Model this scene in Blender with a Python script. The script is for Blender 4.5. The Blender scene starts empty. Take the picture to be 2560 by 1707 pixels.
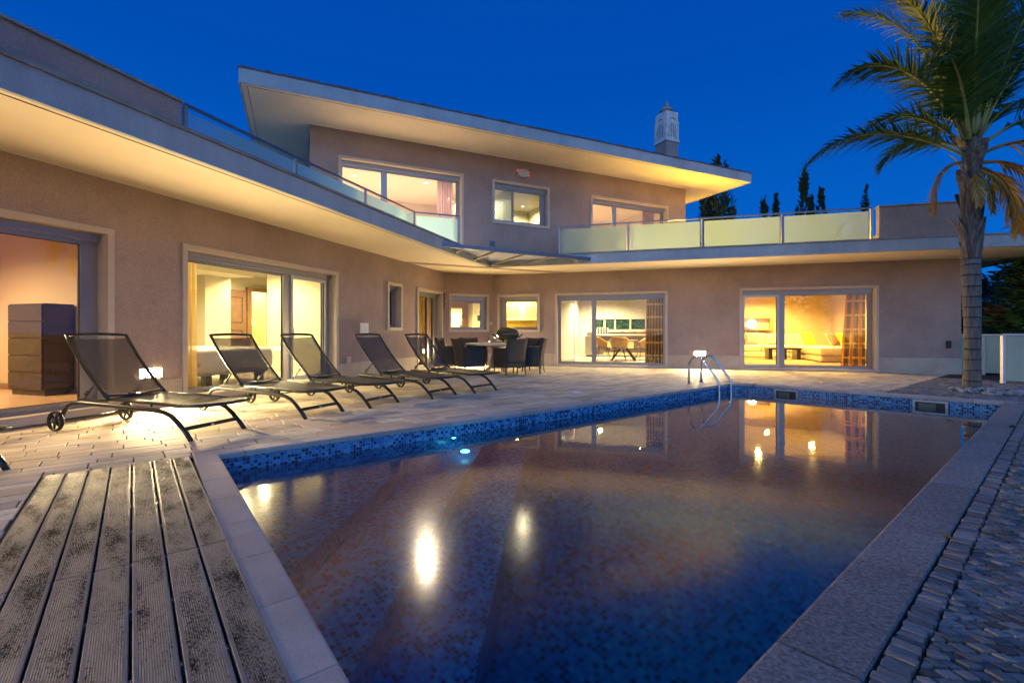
import bpy, bmesh, math, random
from mathutils import Vector, Matrix
rnd = random.Random(7)
R_ = math.radians
SC = bpy.context.scene
COL = SC.collection

# ------------------------------------------------------------------ camera
cam = bpy.data.cameras.new("camera")
cam_ob = bpy.data.objects.new("camera", cam)
COL.objects.link(cam_ob)
cam.sensor_width = 36.0
cam.lens = 36.0 * 1170.0 / 2560.0
cam.shift_y = -0.0073
cam.clip_start = 0.05
cam.clip_end = 2000.0
cam_ob.location = (0, 0, 1.0)
cam_ob.rotation_euler = (R_(90), 0, 0)
SC.camera = cam_ob

# ------------------------------------------------------------------ dusk sky
world = bpy.data.worlds.new("World")
SC.world = world
world.use_nodes = True
wt = world.node_tree
bg = wt.nodes["Background"]
tc = wt.nodes.new("ShaderNodeTexCoord")
sep = wt.nodes.new("ShaderNodeSeparateXYZ")
wt.links.new(tc.outputs["Generated"], sep.inputs[0])


def wramp(stops, interp="LINEAR"):
    r = wt.nodes.new("ShaderNodeValToRGB")
    r.color_ramp.interpolation = interp
    els = r.color_ramp.elements
    while len(els) < len(stops):
        els.new(0.5)
    for e, (p, c) in zip(els, stops):
        e.position = p
        e.color = (*c, 1)
    return r


east = wramp([(0.0, (0.004, 0.165, 0.60)), (0.18, (0.001, 0.105, 0.50)), (0.45, (0.0, 0.066, 0.395)), (1.0, (0.002, 0.044, 0.31))])
west = wramp([(0.0, (0.92, 0.72, 0.66)), (0.06, (0.80, 0.78, 0.92)), (0.16, (0.48, 0.84, 1.55)), (0.5, (0.20, 0.62, 1.52)), (1.0, (0.02, 0.12, 0.45))])
wt.links.new(sep.outputs["Z"], east.inputs[0])
wt.links.new(sep.outputs["Z"], west.inputs[0])
mr = wt.nodes.new("ShaderNodeMapRange")
mr.interpolation_type = "SMOOTHSTEP"
mr.inputs["From Min"].default_value = -0.05
mr.inputs["From Max"].default_value = -0.95
wt.links.new(sep.outputs["Y"], mr.inputs["Value"])
wmix = wt.nodes.new("ShaderNodeMix")
wmix.data_type = "RGBA"
wt.links.new(mr.outputs[0], wmix.inputs["Factor"])
wt.links.new(east.outputs[0], wmix.inputs["A"])
wt.links.new(west.outputs[0], wmix.inputs["B"])
wt.links.new(wmix.outputs["Result"], bg.inputs[0])
bg.inputs[1].default_value = 1.0

SC.view_settings.view_transform = "Standard"
SC.view_settings.look = "None"
SC.view_settings.exposure = 0.2
LAMP = 17.0      # watts multiplier of the room lamps
SC.view_settings.gamma = 1.0
try:
    cy = SC.cycles
    cy.use_denoising = True
    cy.max_bounces = 8
    cy.diffuse_bounces = 4
    cy.glossy_bounces = 4
    cy.transparent_max_bounces = 24
    cy.sample_clamp_indirect = 6.0
    cy.caustics_reflective = False
except Exception:
    pass


# ------------------------------------------------------------------ helpers
class MB:
    """collects geometry (world or local metres) and links it as ONE mesh object"""

    def __init__(self):
        self.v, self.f, self.uv, self.sm = [], [], [], []

    def face(self, pts, uv=None, smooth=False):
        i = len(self.v)
        self.v += [tuple(p) for p in pts]
        self.f.append(tuple(range(i, i + len(pts))))
        self.uv.append(uv)
        self.sm.append(smooth)

    def raw(self, vs, fs, smooth=False):
        i = len(self.v)
        self.v += [tuple(p) for p in vs]
        for f in fs:
            self.f.append(tuple(i + k for k in f))
            self.uv.append(None)
            self.sm.append(smooth)

    def hexa(self, c):
        self.raw(c, [(0, 3, 2, 1), (4, 5, 6, 7), (0, 1, 5, 4), (1, 2, 6, 5), (2, 3, 7, 6), (3, 0, 4, 7)])

    def box(self, x0, x1, y0, y1, z0, z1, fr=None):
        fr = fr or (lambda a, b, c: (a, b, c))
        self.hexa([fr(*p) for p in ((x0, y0, z0), (x1, y0, z0), (x1, y1, z0), (x0, y1, z0), (x0, y0, z1), (x1, y0, z1), (x1, y1, z1), (x0, y1, z1))])

    def bbox(self, x0, x1, y0, y1, z0, z1, r=0.02, fr=None, seg=3):
        """rounded box"""
        fr = fr or (lambda a, b, c: (a, b, c))
        bm = bmesh.new()
        bmesh.ops.create_cube(bm, size=1)
        for v in bm.verts:
            v.co = Vector((x0 + (v.co.x + .5) * (x1 - x0), y0 + (v.co.y + .5) * (y1 - y0), z0 + (v.co.z + .5) * (z1 - z0)))
        bmesh.ops.bevel(bm, geom=bm.edges[:], offset=r, segments=seg, profile=.5, affect="EDGES")
        bm.verts.index_update()
        self.raw([fr(*v.co) for v in bm.verts], [[v.index for v in f.verts] for f in bm.faces], True)
        bm.free()

    def prism(self, poly, z0, z1, fr=None):
        fr = fr or (lambda a, b, c: (a, b, c))
        n = len(poly)
        vs = [fr(x, y, z0) for x, y in poly] + [fr(x, y, z1) for x, y in poly]
        fs = [tuple(range(n))[::-1], tuple(range(n, 2 * n))] + [(i, (i + 1) % n, n + (i + 1) % n, n + i) for i in range(n)]
        self.raw(vs, fs)

    def bar(self, p, q, w, h, up=(0, 0, 1)):
        p, q = Vector(p), Vector(q)
        d = (q - p).normalized()
        u = Vector(up)
        s = d.cross(u)
        if s.length < 1e-4:
            s = d.cross(Vector((1, 0, 0)))
        s.normalize()
        t = s.cross(d).normalized()
        s, t = s * w / 2, t * h / 2
        self.hexa([p - s - t, p + s - t, p + s + t, p - s + t, q - s - t, q + s - t, q + s + t, q - s + t])

    def tube(self, pts, r, n=8, cap=True):
        pts = [Vector(p) for p in pts]
        rs = r if isinstance(r, (list, tuple)) else [r] * len(pts)
        vs, fs = [], []
        ref = None
        for i, p in enumerate(pts):
            d = (pts[min(i + 1, len(pts) - 1)] - pts[max(i - 1, 0)]).normalized()
            if ref is None:
                ref = d.cross(Vector((0, 0, 1)))
                if ref.length < .05:
                    ref = d.cross(Vector((1, 0, 0)))
            ref = (ref - d * ref.dot(d)).normalized()
            b = d.cross(ref)
            for k in range(n):
                a = 2 * math.pi * k / n
                vs.append(p + (ref * math.cos(a) + b * math.sin(a)) * rs[i])
        for i in range(len(pts) - 1):
            for k in range(n):
                fs.append((i * n + k, i * n + (k + 1) % n, (i + 1) * n + (k + 1) % n, (i + 1) * n + k))
        if cap:
            fs.append(tuple(range(n))[::-1])
            fs.append(tuple(range((len(pts) - 1) * n, len(pts) * n)))
        self.raw(vs, fs, True)

    def lathe(self, prof, c=(0, 0, 0), n=20, axis="z", loop=False):
        vs, fs = [], []
        for r, h in prof:
            for k in range(n):
                a = 2 * math.pi * k / n
                p = (r * math.cos(a), r * math.sin(a), h)
                if axis == "x":
                    p = (p[2], p[0], p[1])
                if axis == "y":
                    p = (p[0], p[2], p[1])
                vs.append((c[0] + p[0], c[1] + p[1], c[2] + p[2]))
        for i in range(len(prof) - 1):
            for k in range(n):
                fs.append((i * n + k, i * n + (k + 1) % n, (i + 1) * n + (k + 1) % n, (i + 1) * n + k))
        if loop:
            j = (len(prof) - 1) * n
            fs += [(j + k, j + (k + 1) % n, (k + 1) % n, k) for k in range(n)]
        else:
            fs.append(tuple(range(n))[::-1])
            fs.append(tuple(range((len(prof) - 1) * n, len(prof) * n)))
        self.raw(vs, fs, True)

    def ball(self, c, rx, ry, rz, n=12, m=8):
        vs, fs = [], []
        for i in range(m + 1):
            t = math.pi * (i + .001) / (m + .002)
            for k in range(n):
                a = 2 * math.pi * k / n
                vs.append((c[0] + rx * math.sin(t) * math.cos(a), c[1] + ry * math.sin(t) * math.sin(a), c[2] + rz * math.cos(t)))
        for i in range(m):
            for k in range(n):
                fs.append((i * n + k, (i + 1) * n + k, (i + 1) * n + (k + 1) % n, i * n + (k + 1) % n))
        self.raw(vs, fs, True)

    def build(self, name, mat, parent=None, normals=True):
        off = Vector((0, 0, 0))
        if parent is not None:
            p = parent
            while p is not None:
                off += p.location
                p = p.parent
        else:
            xs, ys, zs = zip(*self.v)
            off = Vector(((min(xs) + max(xs)) / 2, (min(ys) + max(ys)) / 2, min(zs)))
        me = bpy.data.meshes.new(name)
        me.from_pydata([Vector(p) - off for p in self.v], [], self.f)
        if any(self.uv):
            lay = me.uv_layers.new(name="UVMap")
            for poly, uv in zip(me.polygons, self.uv):
                for k, li in enumerate(poly.loop_indices):
                    lay.data[li].uv = uv[k] if uv else (0, 0)
        for poly, s in zip(me.polygons, self.sm):
            poly.use_smooth = s
        if normals:
            bm = bmesh.new()
            bm.from_mesh(me)
            bmesh.ops.recalc_face_normals(bm, faces=bm.faces[:])
            bm.to_mesh(me)
            bm.free()
        for m in (mat if isinstance(mat, (list, tuple)) else [mat]):
            me.materials.append(m)
        o = bpy.data.objects.new(name, me)
        COL.objects.link(o)
        if parent is None:
            o.location = off
        else:
            o.parent = parent
        return o


def tag(o, label=None, cat=None, group=None, kind=None):
    if label:
        o["label"] = label
    if cat:
        o["category"] = cat
    if group:
        o["group"] = group
    if kind:
        o["kind"] = kind
    return o


def struct(o, label=None):
    return tag(o, label, None, None, "structure")


def thing(name, label, cat, loc=(0, 0, 0), rot=0, group=None):
    o = bpy.data.objects.new(name, None)
    COL.objects.link(o)
    o.empty_display_size = .1
    o.location = loc
    o.rotation_euler = (0, 0, rot)
    return tag(o, label, cat, group)


def place(o, loc, rot=0):
    o.location = loc
    o.rotation_euler = (0, 0, rot)
    return o


KIDS = {}


def dup(root, loc, rot, label=None):
    def cp(o, parent):
        c = o.copy()
        COL.objects.link(c)
        if parent is not None:
            c.parent = parent
        for k in list(o.children):
            cp(k, c)
        return c
    r = cp(root, None)
    place(r, loc, rot)
    if label:
        r["label"] = label
    return r


def frame(o, d, n):
    return lambda s, q, z: (o[0] + s * d[0] + q * n[0], o[1] + s * d[1] + q * n[1], z)


# ------------------------------------------------------------------ materials
def new_mat(name):
    m = bpy.data.materials.new(name)
    m.use_nodes = True
    nt = m.node_tree
    b = nt.nodes["Principled BSDF"]
    return m, nt, b


def N(nt, t, **kw):
    n = nt.nodes.new(t)
    for k, v in kw.items():
        if hasattr(n, k):
            setattr(n, k, v)
        else:
            n.inputs[k].default_value = v
    return n


def mixc(nt, fac, a, b, blend="MIX"):
    m = nt.nodes.new("ShaderNodeMix")
    m.data_type = "RGBA"
    m.blend_type = blend
    for sock, val in (("Factor", fac), ("A", a), ("B", b)):
        if hasattr(val, "default_value"):
            nt.links.new(val, m.inputs[sock])
        elif sock == "Factor":
            m.inputs[sock].default_value = val
        else:
            m.inputs[sock].default_value = (*val, 1)
    return m.outputs["Result"]


def ramp(nt, src, stops, interp="LINEAR"):
    r = nt.nodes.new("ShaderNodeValToRGB")
    r.color_ramp.interpolation = interp
    e = r.color_ramp.elements
    while len(e) < len(stops):
        e.new(.5)
    for el, (p, c) in zip(e, stops):
        el.position = p
        el.color = (*c, 1) if isinstance(c, tuple) else (c, c, c, 1)
    nt.links.new(src, r.inputs[0])
    return r.outputs[0]


def plain(name, col, rough=.6, metal=0.0, var=.0, scale=6.0, bump=0.0, bscale=80.0, spec=.5, emit=None, estr=0.0, coat=0.0):
    m, nt, b = new_mat(name)
    b.inputs["Roughness"].default_value = rough
    b.inputs["Metallic"].default_value = metal
    b.inputs["Specular IOR Level"].default_value = spec
    b.inputs["Coat Weight"].default_value = coat
    if var or bump:
        t = N(nt, "ShaderNodeTexCoord")
    if var:
        n = N(nt, "ShaderNodeTexNoise", Scale=scale, Detail=5.0, Roughness=.6)
        nt.links.new(t.outputs["Object"], n.inputs["Vector"])
        lo = tuple(c * (1 - var) for c in col)
        hi = tuple(min(1, c * (1 + var)) for c in col)
        nt.links.new(ramp(nt, n.outputs["Fac"], [(.3, lo), (.7, hi)]), b.inputs["Base Color"])
    else:
        b.inputs["Base Color"].default_value = (*col, 1)
    if bump:
        n2 = N(nt, "ShaderNodeTexNoise", Scale=bscale, Detail=4.0)
        nt.links.new(t.outputs["Object"], n2.inputs["Vector"])
        bp = N(nt, "ShaderNodeBump", Strength=bump, Distance=.01)
        nt.links.new(n2.outputs["Fac"], bp.inputs["Height"])
        nt.links.new(bp.outputs[0], b.inputs["Normal"])
    if emit:
        b.inputs["Emission Color"].default_value = (*emit, 1)
        b.inputs["Emission Strength"].default_value = estr
    return m


def glow(name, col, s):
    m, nt, b = new_mat(name)
    nt.nodes.remove(b)
    e = N(nt, "ShaderNodeEmission", Strength=s)
    e.inputs["Color"].default_value = (*col, 1)
    nt.links.new(e.outputs[0], nt.nodes["Material Output"].inputs["Surface"])
    return m


def fres(nt, f0, mx=1.0, normal=None, ex=4.6):
    lw = N(nt, "ShaderNodeLayerWeight", Blend=.5)
    if normal is not None:
        nt.links.new(normal, lw.inputs["Normal"])
    p = N(nt, "ShaderNodeMath", operation="POWER")
    nt.links.new(lw.outputs["Facing"], p.inputs[0])
    p.inputs[1].default_value = ex
    mr = N(nt, "ShaderNodeMapRange")
    nt.links.new(p.outputs[0], mr.inputs["Value"])
    mr.inputs["To Min"].default_value = f0
    mr.inputs["To Max"].default_value = mx
    return mr.outputs[0]


def glass_mat(name, tint=(.95, .97, .95), f0=.08, rough=0.0):
    m, nt, b = new_mat(name)
    nt.nodes.remove(b)
    t = N(nt, "ShaderNodeBsdfTransparent")
    t.inputs[0].default_value = (*tint, 1)
    g = N(nt, "ShaderNodeBsdfGlossy", Roughness=rough)
    mx = N(nt, "ShaderNodeMixShader")
    nt.links.new(fres(nt, f0, .9), mx.inputs[0])
    nt.links.new(t.outputs[0], mx.inputs[1])
    nt.links.new(g.outputs[0], mx.inputs[2])
    nt.links.new(mx.outputs[0], nt.nodes["Material Output"].inputs["Surface"])
    return m


def frosted_mat(name, col=(.42, .60, .57), forward=.30, refl=.05, rough=.5, body=.30):
    """acid etched glass: most light goes on forwards but scattered, the rest is spread by the etched face"""
    m, nt, b = new_mat(name)
    nt.nodes.remove(b)
    tr = N(nt, "ShaderNodeBsdfTranslucent")
    tr.inputs[0].default_value = (*col, 1)
    df = N(nt, "ShaderNodeBsdfDiffuse")
    df.inputs[0].default_value = (*[c * .8 for c in col], 1)
    rf = N(nt, "ShaderNodeBsdfRefraction", IOR=1.12, Roughness=rough)
    rf.inputs["Color"].default_value = (*col, 1)
    gl = N(nt, "ShaderNodeBsdfGlossy", Roughness=.03)
    a = N(nt, "ShaderNodeMixShader")
    a.inputs[0].default_value = body
    nt.links.new(tr.outputs[0], a.inputs[1])
    nt.links.new(df.outputs[0], a.inputs[2])
    b2 = N(nt, "ShaderNodeMixShader")
    b2.inputs[0].default_value = forward
    nt.links.new(a.outputs[0], b2.inputs[1])
    nt.links.new(rf.outputs[0], b2.inputs[2])
    c2 = N(nt, "ShaderNodeMixShader")
    nt.links.new(fres(nt, refl, .8), c2.inputs[0])
    nt.links.new(b2.outputs[0], c2.inputs[1])
    nt.links.new(gl.outputs[0], c2.inputs[2])
    nt.links.new(c2.outputs[0], nt.nodes["Material Output"].inputs["Surface"])
    return m


def sheer_mat(name, col, alpha, rough=.8, weave=0):
    """woven cloth that lets part of what lies behind show through"""
    m, nt, b = new_mat(name)
    b.inputs["Base Color"].default_value = (*col, 1)
    b.inputs["Roughness"].default_value = rough
    tp = N(nt, "ShaderNodeBsdfTransparent")
    mx = N(nt, "ShaderNodeMixShader")
    mx.inputs[0].default_value = alpha
    nt.links.new(tp.outputs[0], mx.inputs[1])
    nt.links.new(b.outputs[0], mx.inputs[2])
    nt.links.new(mx.outputs[0], nt.nodes["Material Output"].inputs["Surface"])
    return m


def stucco_mat(name, col, streak=.012, grain=(.82, 1.12)):
    m, nt, b = new_mat(name)
    t = N(nt, "ShaderNodeTexCoord")
    n1 = N(nt, "ShaderNodeTexNoise", Scale=.9, Detail=6.0, Roughness=.65)
    n2 = N(nt, "ShaderNodeTexNoise", Scale=55.0, Detail=3.0)
    for n in (n1, n2):
        nt.links.new(t.outputs["Object"], n.inputs["Vector"])
    a = ramp(nt, n1.outputs["Fac"], [(.28, tuple(c * .80 for c in col)), (.5, col), (.72, tuple(c * 1.14 for c in col))])
    g = ramp(nt, n2.outputs["Fac"], [(.3, grain[0]), (.7, grain[1])])
    mp = N(nt, "ShaderNodeMapping")
    mp.inputs["Scale"].default_value = (4.5, 4.5, .28)
    nt.links.new(t.outputs["Object"], mp.inputs[0])
    n4 = N(nt, "ShaderNodeTexNoise", Scale=1.0, Detail=5.0, Roughness=.6)
    nt.links.new(mp.outputs[0], n4.inputs["Vector"])
    st = ramp(nt, n4.outputs["Fac"], [(.34, 1 - streak * 2), (.55, 1.0), (.75, 1 + streak * .5)])
    nt.links.new(mixc(nt, 1.0, mixc(nt, 1.0, a, g, "MULTIPLY"), st, "MULTIPLY"), b.inputs["Base Color"])
    b.inputs["Roughness"].default_value = .9
    b.inputs["Specular IOR Level"].default_value = .15
    n3 = N(nt, "ShaderNodeTexNoise", Scale=140.0, Detail=3.0)
    nt.links.new(t.outputs["Object"], n3.inputs["Vector"])
    bp = N(nt, "ShaderNodeBump", Strength=.55, Distance=.006)
    nt.links.new(n3.outputs["Fac"], bp.inputs["Height"])
    nt.links.new(bp.outputs[0], b.inputs["Normal"])
    return m


def island_mat(name, stops, rough=.75, bscale=60.0, bump=.3, speck=.15, spec=.3, stain=None):
    """stone whose separate blocks differ in tone"""
    m, nt, b = new_mat(name)
    g = N(nt, "ShaderNodeNewGeometry")
    t = N(nt, "ShaderNodeTexCoord")
    c = ramp(nt, g.outputs["Random Per Island"], stops)
    n = N(nt, "ShaderNodeTexNoise", Scale=bscale, Detail=5.0, Roughness=.7)
    n2 = N(nt, "ShaderNodeTexNoise", Scale=1.6, Detail=6.0, Roughness=.65)
    for k in (n, n2):
        nt.links.new(t.outputs["Object"], k.inputs["Vector"])
    c = mixc(nt, 1.0, c, ramp(nt, n.outputs["Fac"], [(.3, 1 - speck), (.7, 1 + speck)]), "MULTIPLY")
    c = mixc(nt, 1.0, c, ramp(nt, n2.outputs["Fac"], [(.32, .78), (.62, 1.06)]), "MULTIPLY")
    nt.links.new(c, b.inputs["Base Color"])
    b.inputs["Roughness"].default_value = rough
    b.inputs["Specular IOR Level"].default_value = spec
    bp = N(nt, "ShaderNodeBump", Strength=bump, Distance=.01)
    nt.links.new(n.outputs["Fac"], bp.inputs["Height"])
    nt.links.new(bp.outputs[0], b.inputs["Normal"])
    return m


def mosaic_mat(name, k=1.0, tile=.030):
    """25 mm glass mosaic in mixed blues with pale grout, laid by the surface's own UV metres"""
    m, nt, b = new_mat(name)
    uv = N(nt, "ShaderNodeUVMap")
    sc = N(nt, "ShaderNodeVectorMath", operation="SCALE")
    nt.links.new(uv.outputs[0], sc.inputs[0])
    sc.inputs["Scale"].default_value = 1 / tile
    fl = N(nt, "ShaderNodeVectorMath", operation="FLOOR")
    fr = N(nt, "ShaderNodeVectorMath", operation="FRACTION")
    nt.links.new(sc.outputs[0], fl.inputs[0])
    nt.links.new(sc.outputs[0], fr.inputs[0])
    wn = N(nt, "ShaderNodeTexWhiteNoise", noise_dimensions="2D")
    nt.links.new(fl.outputs[0], wn.inputs["Vector"])
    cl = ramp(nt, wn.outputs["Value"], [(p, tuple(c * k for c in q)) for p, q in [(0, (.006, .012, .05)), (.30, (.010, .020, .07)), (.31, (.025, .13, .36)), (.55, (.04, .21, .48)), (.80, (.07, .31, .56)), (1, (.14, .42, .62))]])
    sx = N(nt, "ShaderNodeSeparateXYZ")
    nt.links.new(fr.outputs[0], sx.inputs[0])
    ms = []
    for ax in "XY":
        c = N(nt, "ShaderNodeMath", operation="COMPARE")
        nt.links.new(sx.outputs[ax], c.inputs[0])
        c.inputs[1].default_value = .5
        c.inputs[2].default_value = .44
        ms.append(c)
    mu = N(nt, "ShaderNodeMath", operation="MULTIPLY")
    nt.links.new(ms[0].outputs[0], mu.inputs[0])
    nt.links.new(ms[1].outputs[0], mu.inputs[1])
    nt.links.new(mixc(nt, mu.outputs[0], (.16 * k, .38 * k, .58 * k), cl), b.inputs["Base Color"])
    b.inputs["Roughness"].default_value = .25
    return m


def water_mat(name):
    m, nt, b = new_mat(name)
    nt.nodes.remove(b)
    t = N(nt, "ShaderNodeTexCoord")
    mp = N(nt, "ShaderNodeMapping")
    nt.links.new(t.outputs["Object"], mp.inputs[0])
    n1 = N(nt, "ShaderNodeTexNoise", Scale=2.2, Detail=3.0)
    n2 = N(nt, "ShaderNodeTexNoise", Scale=26.0, Detail=2.0)
    for n in (n1, n2):
        nt.links.new(mp.outputs[0], n.inputs["Vector"])
    ad = N(nt, "ShaderNodeMath", operation="MULTIPLY_ADD")
    nt.links.new(n2.outputs["Fac"], ad.inputs[0])
    ad.inputs[1].default_value = .05
    nt.links.new(n1.outputs["Fac"], ad.inputs[2])
    bp = N(nt, "ShaderNodeBump", Strength=.035, Distance=.04)
    nt.links.new(ad.outputs[0], bp.inputs["Height"])
    # the long exposure averages the ripples: calm by the far wall, more stirred by the near end
    sx = N(nt, "ShaderNodeSeparateXYZ")
    nt.links.new(t.outputs["Object"], sx.inputs[0])
    rr = N(nt, "ShaderNodeMapRange", interpolation_type="SMOOTHSTEP")
    nt.links.new(sx.outputs["Y"], rr.inputs["Value"])
    rr.inputs["From Min"].default_value = 0.6
    rr.inputs["From Max"].default_value = -2.6
    rr.inputs["To Min"].default_value = .012
    rr.inputs["To Max"].default_value = .15
    g = N(nt, "ShaderNodeBsdfGlossy")
    nt.links.new(rr.outputs[0], g.inputs["Roughness"])
    nt.links.new(bp.outputs[0], g.inputs["Normal"])
    tp = N(nt, "ShaderNodeBsdfRefraction", IOR=1.33)
    tp.inputs["Color"].default_value = (.20, .66, .86, 1)
    rq = N(nt, "ShaderNodeMath", operation="MULTIPLY")
    nt.links.new(rr.outputs[0], rq.inputs[0])
    rq.inputs[1].default_value = .7
    nt.links.new(rq.outputs[0], tp.inputs["Roughness"])
    nt.links.new(bp.outputs[0], tp.inputs["Normal"])
    mx = N(nt, "ShaderNodeMixShader")
    nt.links.new(fres(nt, .015, 1.35, None, 4.0), mx.inputs[0])
    nt.links.new(tp.outputs[0], mx.inputs[1])
    nt.links.new(g.outputs[0], mx.inputs[2])
    nt.links.new(mx.outputs[0], nt.nodes["Material Output"].inputs["Surface"])
    return m


def board_mat(name):
    """ribbed grey composite decking with smooth margins, worn and blotched dark"""
    m, nt, b = new_mat(name)
    uv = N(nt, "ShaderNodeUVMap")
    sx = N(nt, "ShaderNodeSeparateXYZ")
    nt.links.new(uv.outputs[0], sx.inputs[0])

    def noise(scale, sc, det=4.0, rough=.65):
        mp = N(nt, "ShaderNodeMapping")
        mp.inputs["Scale"].default_value = scale
        nt.links.new(uv.outputs[0], mp.inputs[0])
        n = N(nt, "ShaderNodeTexNoise", Scale=sc, Detail=det, Roughness=rough)
        nt.links.new(mp.outputs[0], n.inputs["Vector"])
        return n.outputs["Fac"]
    broad = noise((7, 2.6, 1), 1.0, 3.0)
    frag = noise((150, 58, 1), 1.0, 5.0, .7)
    fibre = noise((300, 14, 1), 1.0, 3.0)
    ad = N(nt, "ShaderNodeMath", operation="MULTIPLY_ADD")
    nt.links.new(broad, ad.inputs[0])
    ad.inputs[1].default_value = .75
    nt.links.new(frag, ad.inputs[2])
    sc = N(nt, "ShaderNodeMath", operation="MULTIPLY")
    nt.links.new(ad.outputs[0], sc.inputs[0])
    sc.inputs[1].default_value = .5
    blot = ramp(nt, sc.outputs[0], [(.43, 0.0), (.52, .95)])
    # smooth margins keep clean: rib mask from the distance to the board's edges
    rib = N(nt, "ShaderNodeMath", operation="COMPARE")
    nt.links.new(sx.outputs["X"], rib.inputs[0])
    rib.inputs[1].default_value = .061
    rib.inputs[2].default_value = .044
    bl = N(nt, "ShaderNodeMath", operation="MULTIPLY")
    nt.links.new(blot, bl.inputs[0])
    nt.links.new(rib.outputs[0], bl.inputs[1])
    base = ramp(nt, fibre, [(.3, (.105, .105, .112)), (.7, (.20, .20, .205))])
    base = mixc(nt, 1.0, base, ramp(nt, broad, [(.3, 1.12), (.7, .78)]), "MULTIPLY")
    hue = ramp(nt, frag, [(.5, (.014, .012, .012)), (.75, (.045, .026, .012))])
    nt.links.new(mixc(nt, bl.outputs[0], base, hue), b.inputs["Base Color"])
    nt.links.new(ramp(nt, bl.outputs[0], [(0, .45), (1, .95)]), b.inputs["Roughness"])
    nt.links.new(ramp(nt, bl.outputs[0], [(0, .45), (1, .03)]), b.inputs["Specular IOR Level"])
    mu = N(nt, "ShaderNodeMath", operation="MULTIPLY")
    nt.links.new(sx.outputs["X"], mu.inputs[0])
    mu.inputs[1].default_value = 2 * math.pi / .0064
    sn = N(nt, "ShaderNodeMath", operation="SINE")
    nt.links.new(mu.outputs[0], sn.inputs[0])
    rm = N(nt, "ShaderNodeMath", operation="MULTIPLY")
    nt.links.new(sn.outputs[0], rm.inputs[0])
    nt.links.new(rib.outputs[0], rm.inputs[1])
    ab = N(nt, "ShaderNodeMath", operation="MULTIPLY_ADD")
    nt.links.new(frag, ab.inputs[0])
    ab.inputs[1].default_value = 1.4
    nt.links.new(rm.outputs[0], ab.inputs[2])
    bp = N(nt, "ShaderNodeBump", Strength=.55, Distance=.003)
    nt.links.new(ab.outputs[0], bp.inputs["Height"])
    nt.links.new(bp.outputs[0], b.inputs["Normal"])
    return m


def stripe_cloth(name, c1, c2, c3, alpha=.85, sx_=18, sz_=3.2):
    """curtain with woven vertical stripes and pale cross bands (object-space metres)"""
    m, nt, b = new_mat(name)
    uv = N(nt, "ShaderNodeUVMap")
    s = N(nt, "ShaderNodeSeparateXYZ")
    nt.links.new(uv.outputs[0], s.inputs[0])

    def wave(ax, f, th):
        mu = N(nt, "ShaderNodeMath", operation="MULTIPLY")
        nt.links.new(s.outputs[ax], mu.inputs[0])
        mu.inputs[1].default_value = f
        fr = N(nt, "ShaderNodeMath", operation="FRACT")
        nt.links.new(mu.outputs[0], fr.inputs[0])
        gt = N(nt, "ShaderNodeMath", operation="GREATER_THAN")
        nt.links.new(fr.outputs[0], gt.inputs[0])
        gt.inputs[1].default_value = th
        return gt.outputs[0]
    col = mixc(nt, wave("X", sx_, .45), c1, c2)
    col = mixc(nt, wave("Y", sz_, .86), col, c3)
    nt.links.new(col, b.inputs["Base Color"])
    b.inputs["Roughness"].default_value = .8
    tl = N(nt, "ShaderNodeBsdfTranslucent")
    nt.links.new(col, tl.inputs[0])
    a = N(nt, "ShaderNodeMixShader")
    a.inputs[0].default_value = .5
    nt.links.new(b.outputs[0], a.inputs[1])
    nt.links.new(tl.outputs[0], a.inputs[2])
    tp = N(nt, "ShaderNodeBsdfTransparent")
    mx = N(nt, "ShaderNodeMixShader")
    mx.inputs[0].default_value = alpha
    nt.links.new(tp.outputs[0], mx.inputs[1])
    nt.links.new(a.outputs[0], mx.inputs[2])
    nt.links.new(mx.outputs[0], nt.nodes["Material Output"].inputs["Surface"])
    return m


def leaf_mat(name, c1, c2, trans=.25):
    m, nt, b = new_mat(name)
    g = N(nt, "ShaderNodeNewGeometry")
    c = ramp(nt, g.outputs["Random Per Island"], [(0, c1), (1, c2)])
    nt.links.new(c, b.inputs["Base Color"])
    b.inputs["Roughness"].default_value = .5
    tl = N(nt, "ShaderNodeBsdfTranslucent")
    nt.links.new(c, tl.inputs[0])
    mx = N(nt, "ShaderNodeMixShader")
    mx.inputs[0].default_value = trans
    nt.links.new(b.outputs[0], mx.inputs[1])
    nt.links.new(tl.outputs[0], mx.inputs[2])
    nt.links.new(mx.outputs[0], nt.nodes["Material Output"].inputs["Surface"])
    return m


def wood_mat(name, c1, c2, scale=(1, 1, 12), rough=.45):
    m, nt, b = new_mat(name)
    t = N(nt, "ShaderNodeTexCoord")
    mp = N(nt, "ShaderNodeMapping")
    mp.inputs["Scale"].default_value = scale
    nt.links.new(t.outputs["Object"], mp.inputs[0])
    n = N(nt, "ShaderNodeTexNoise", Scale=4.0, Detail=5.0)
    nt.links.new(mp.outputs[0], n.inputs["Vector"])
    nt.links.new(ramp(nt, n.outputs["Fac"], [(.3, c1), (.7, c2)]), b.inputs["Base Color"])
    b.inputs["Roughness"].default_value = rough
    return m


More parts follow.
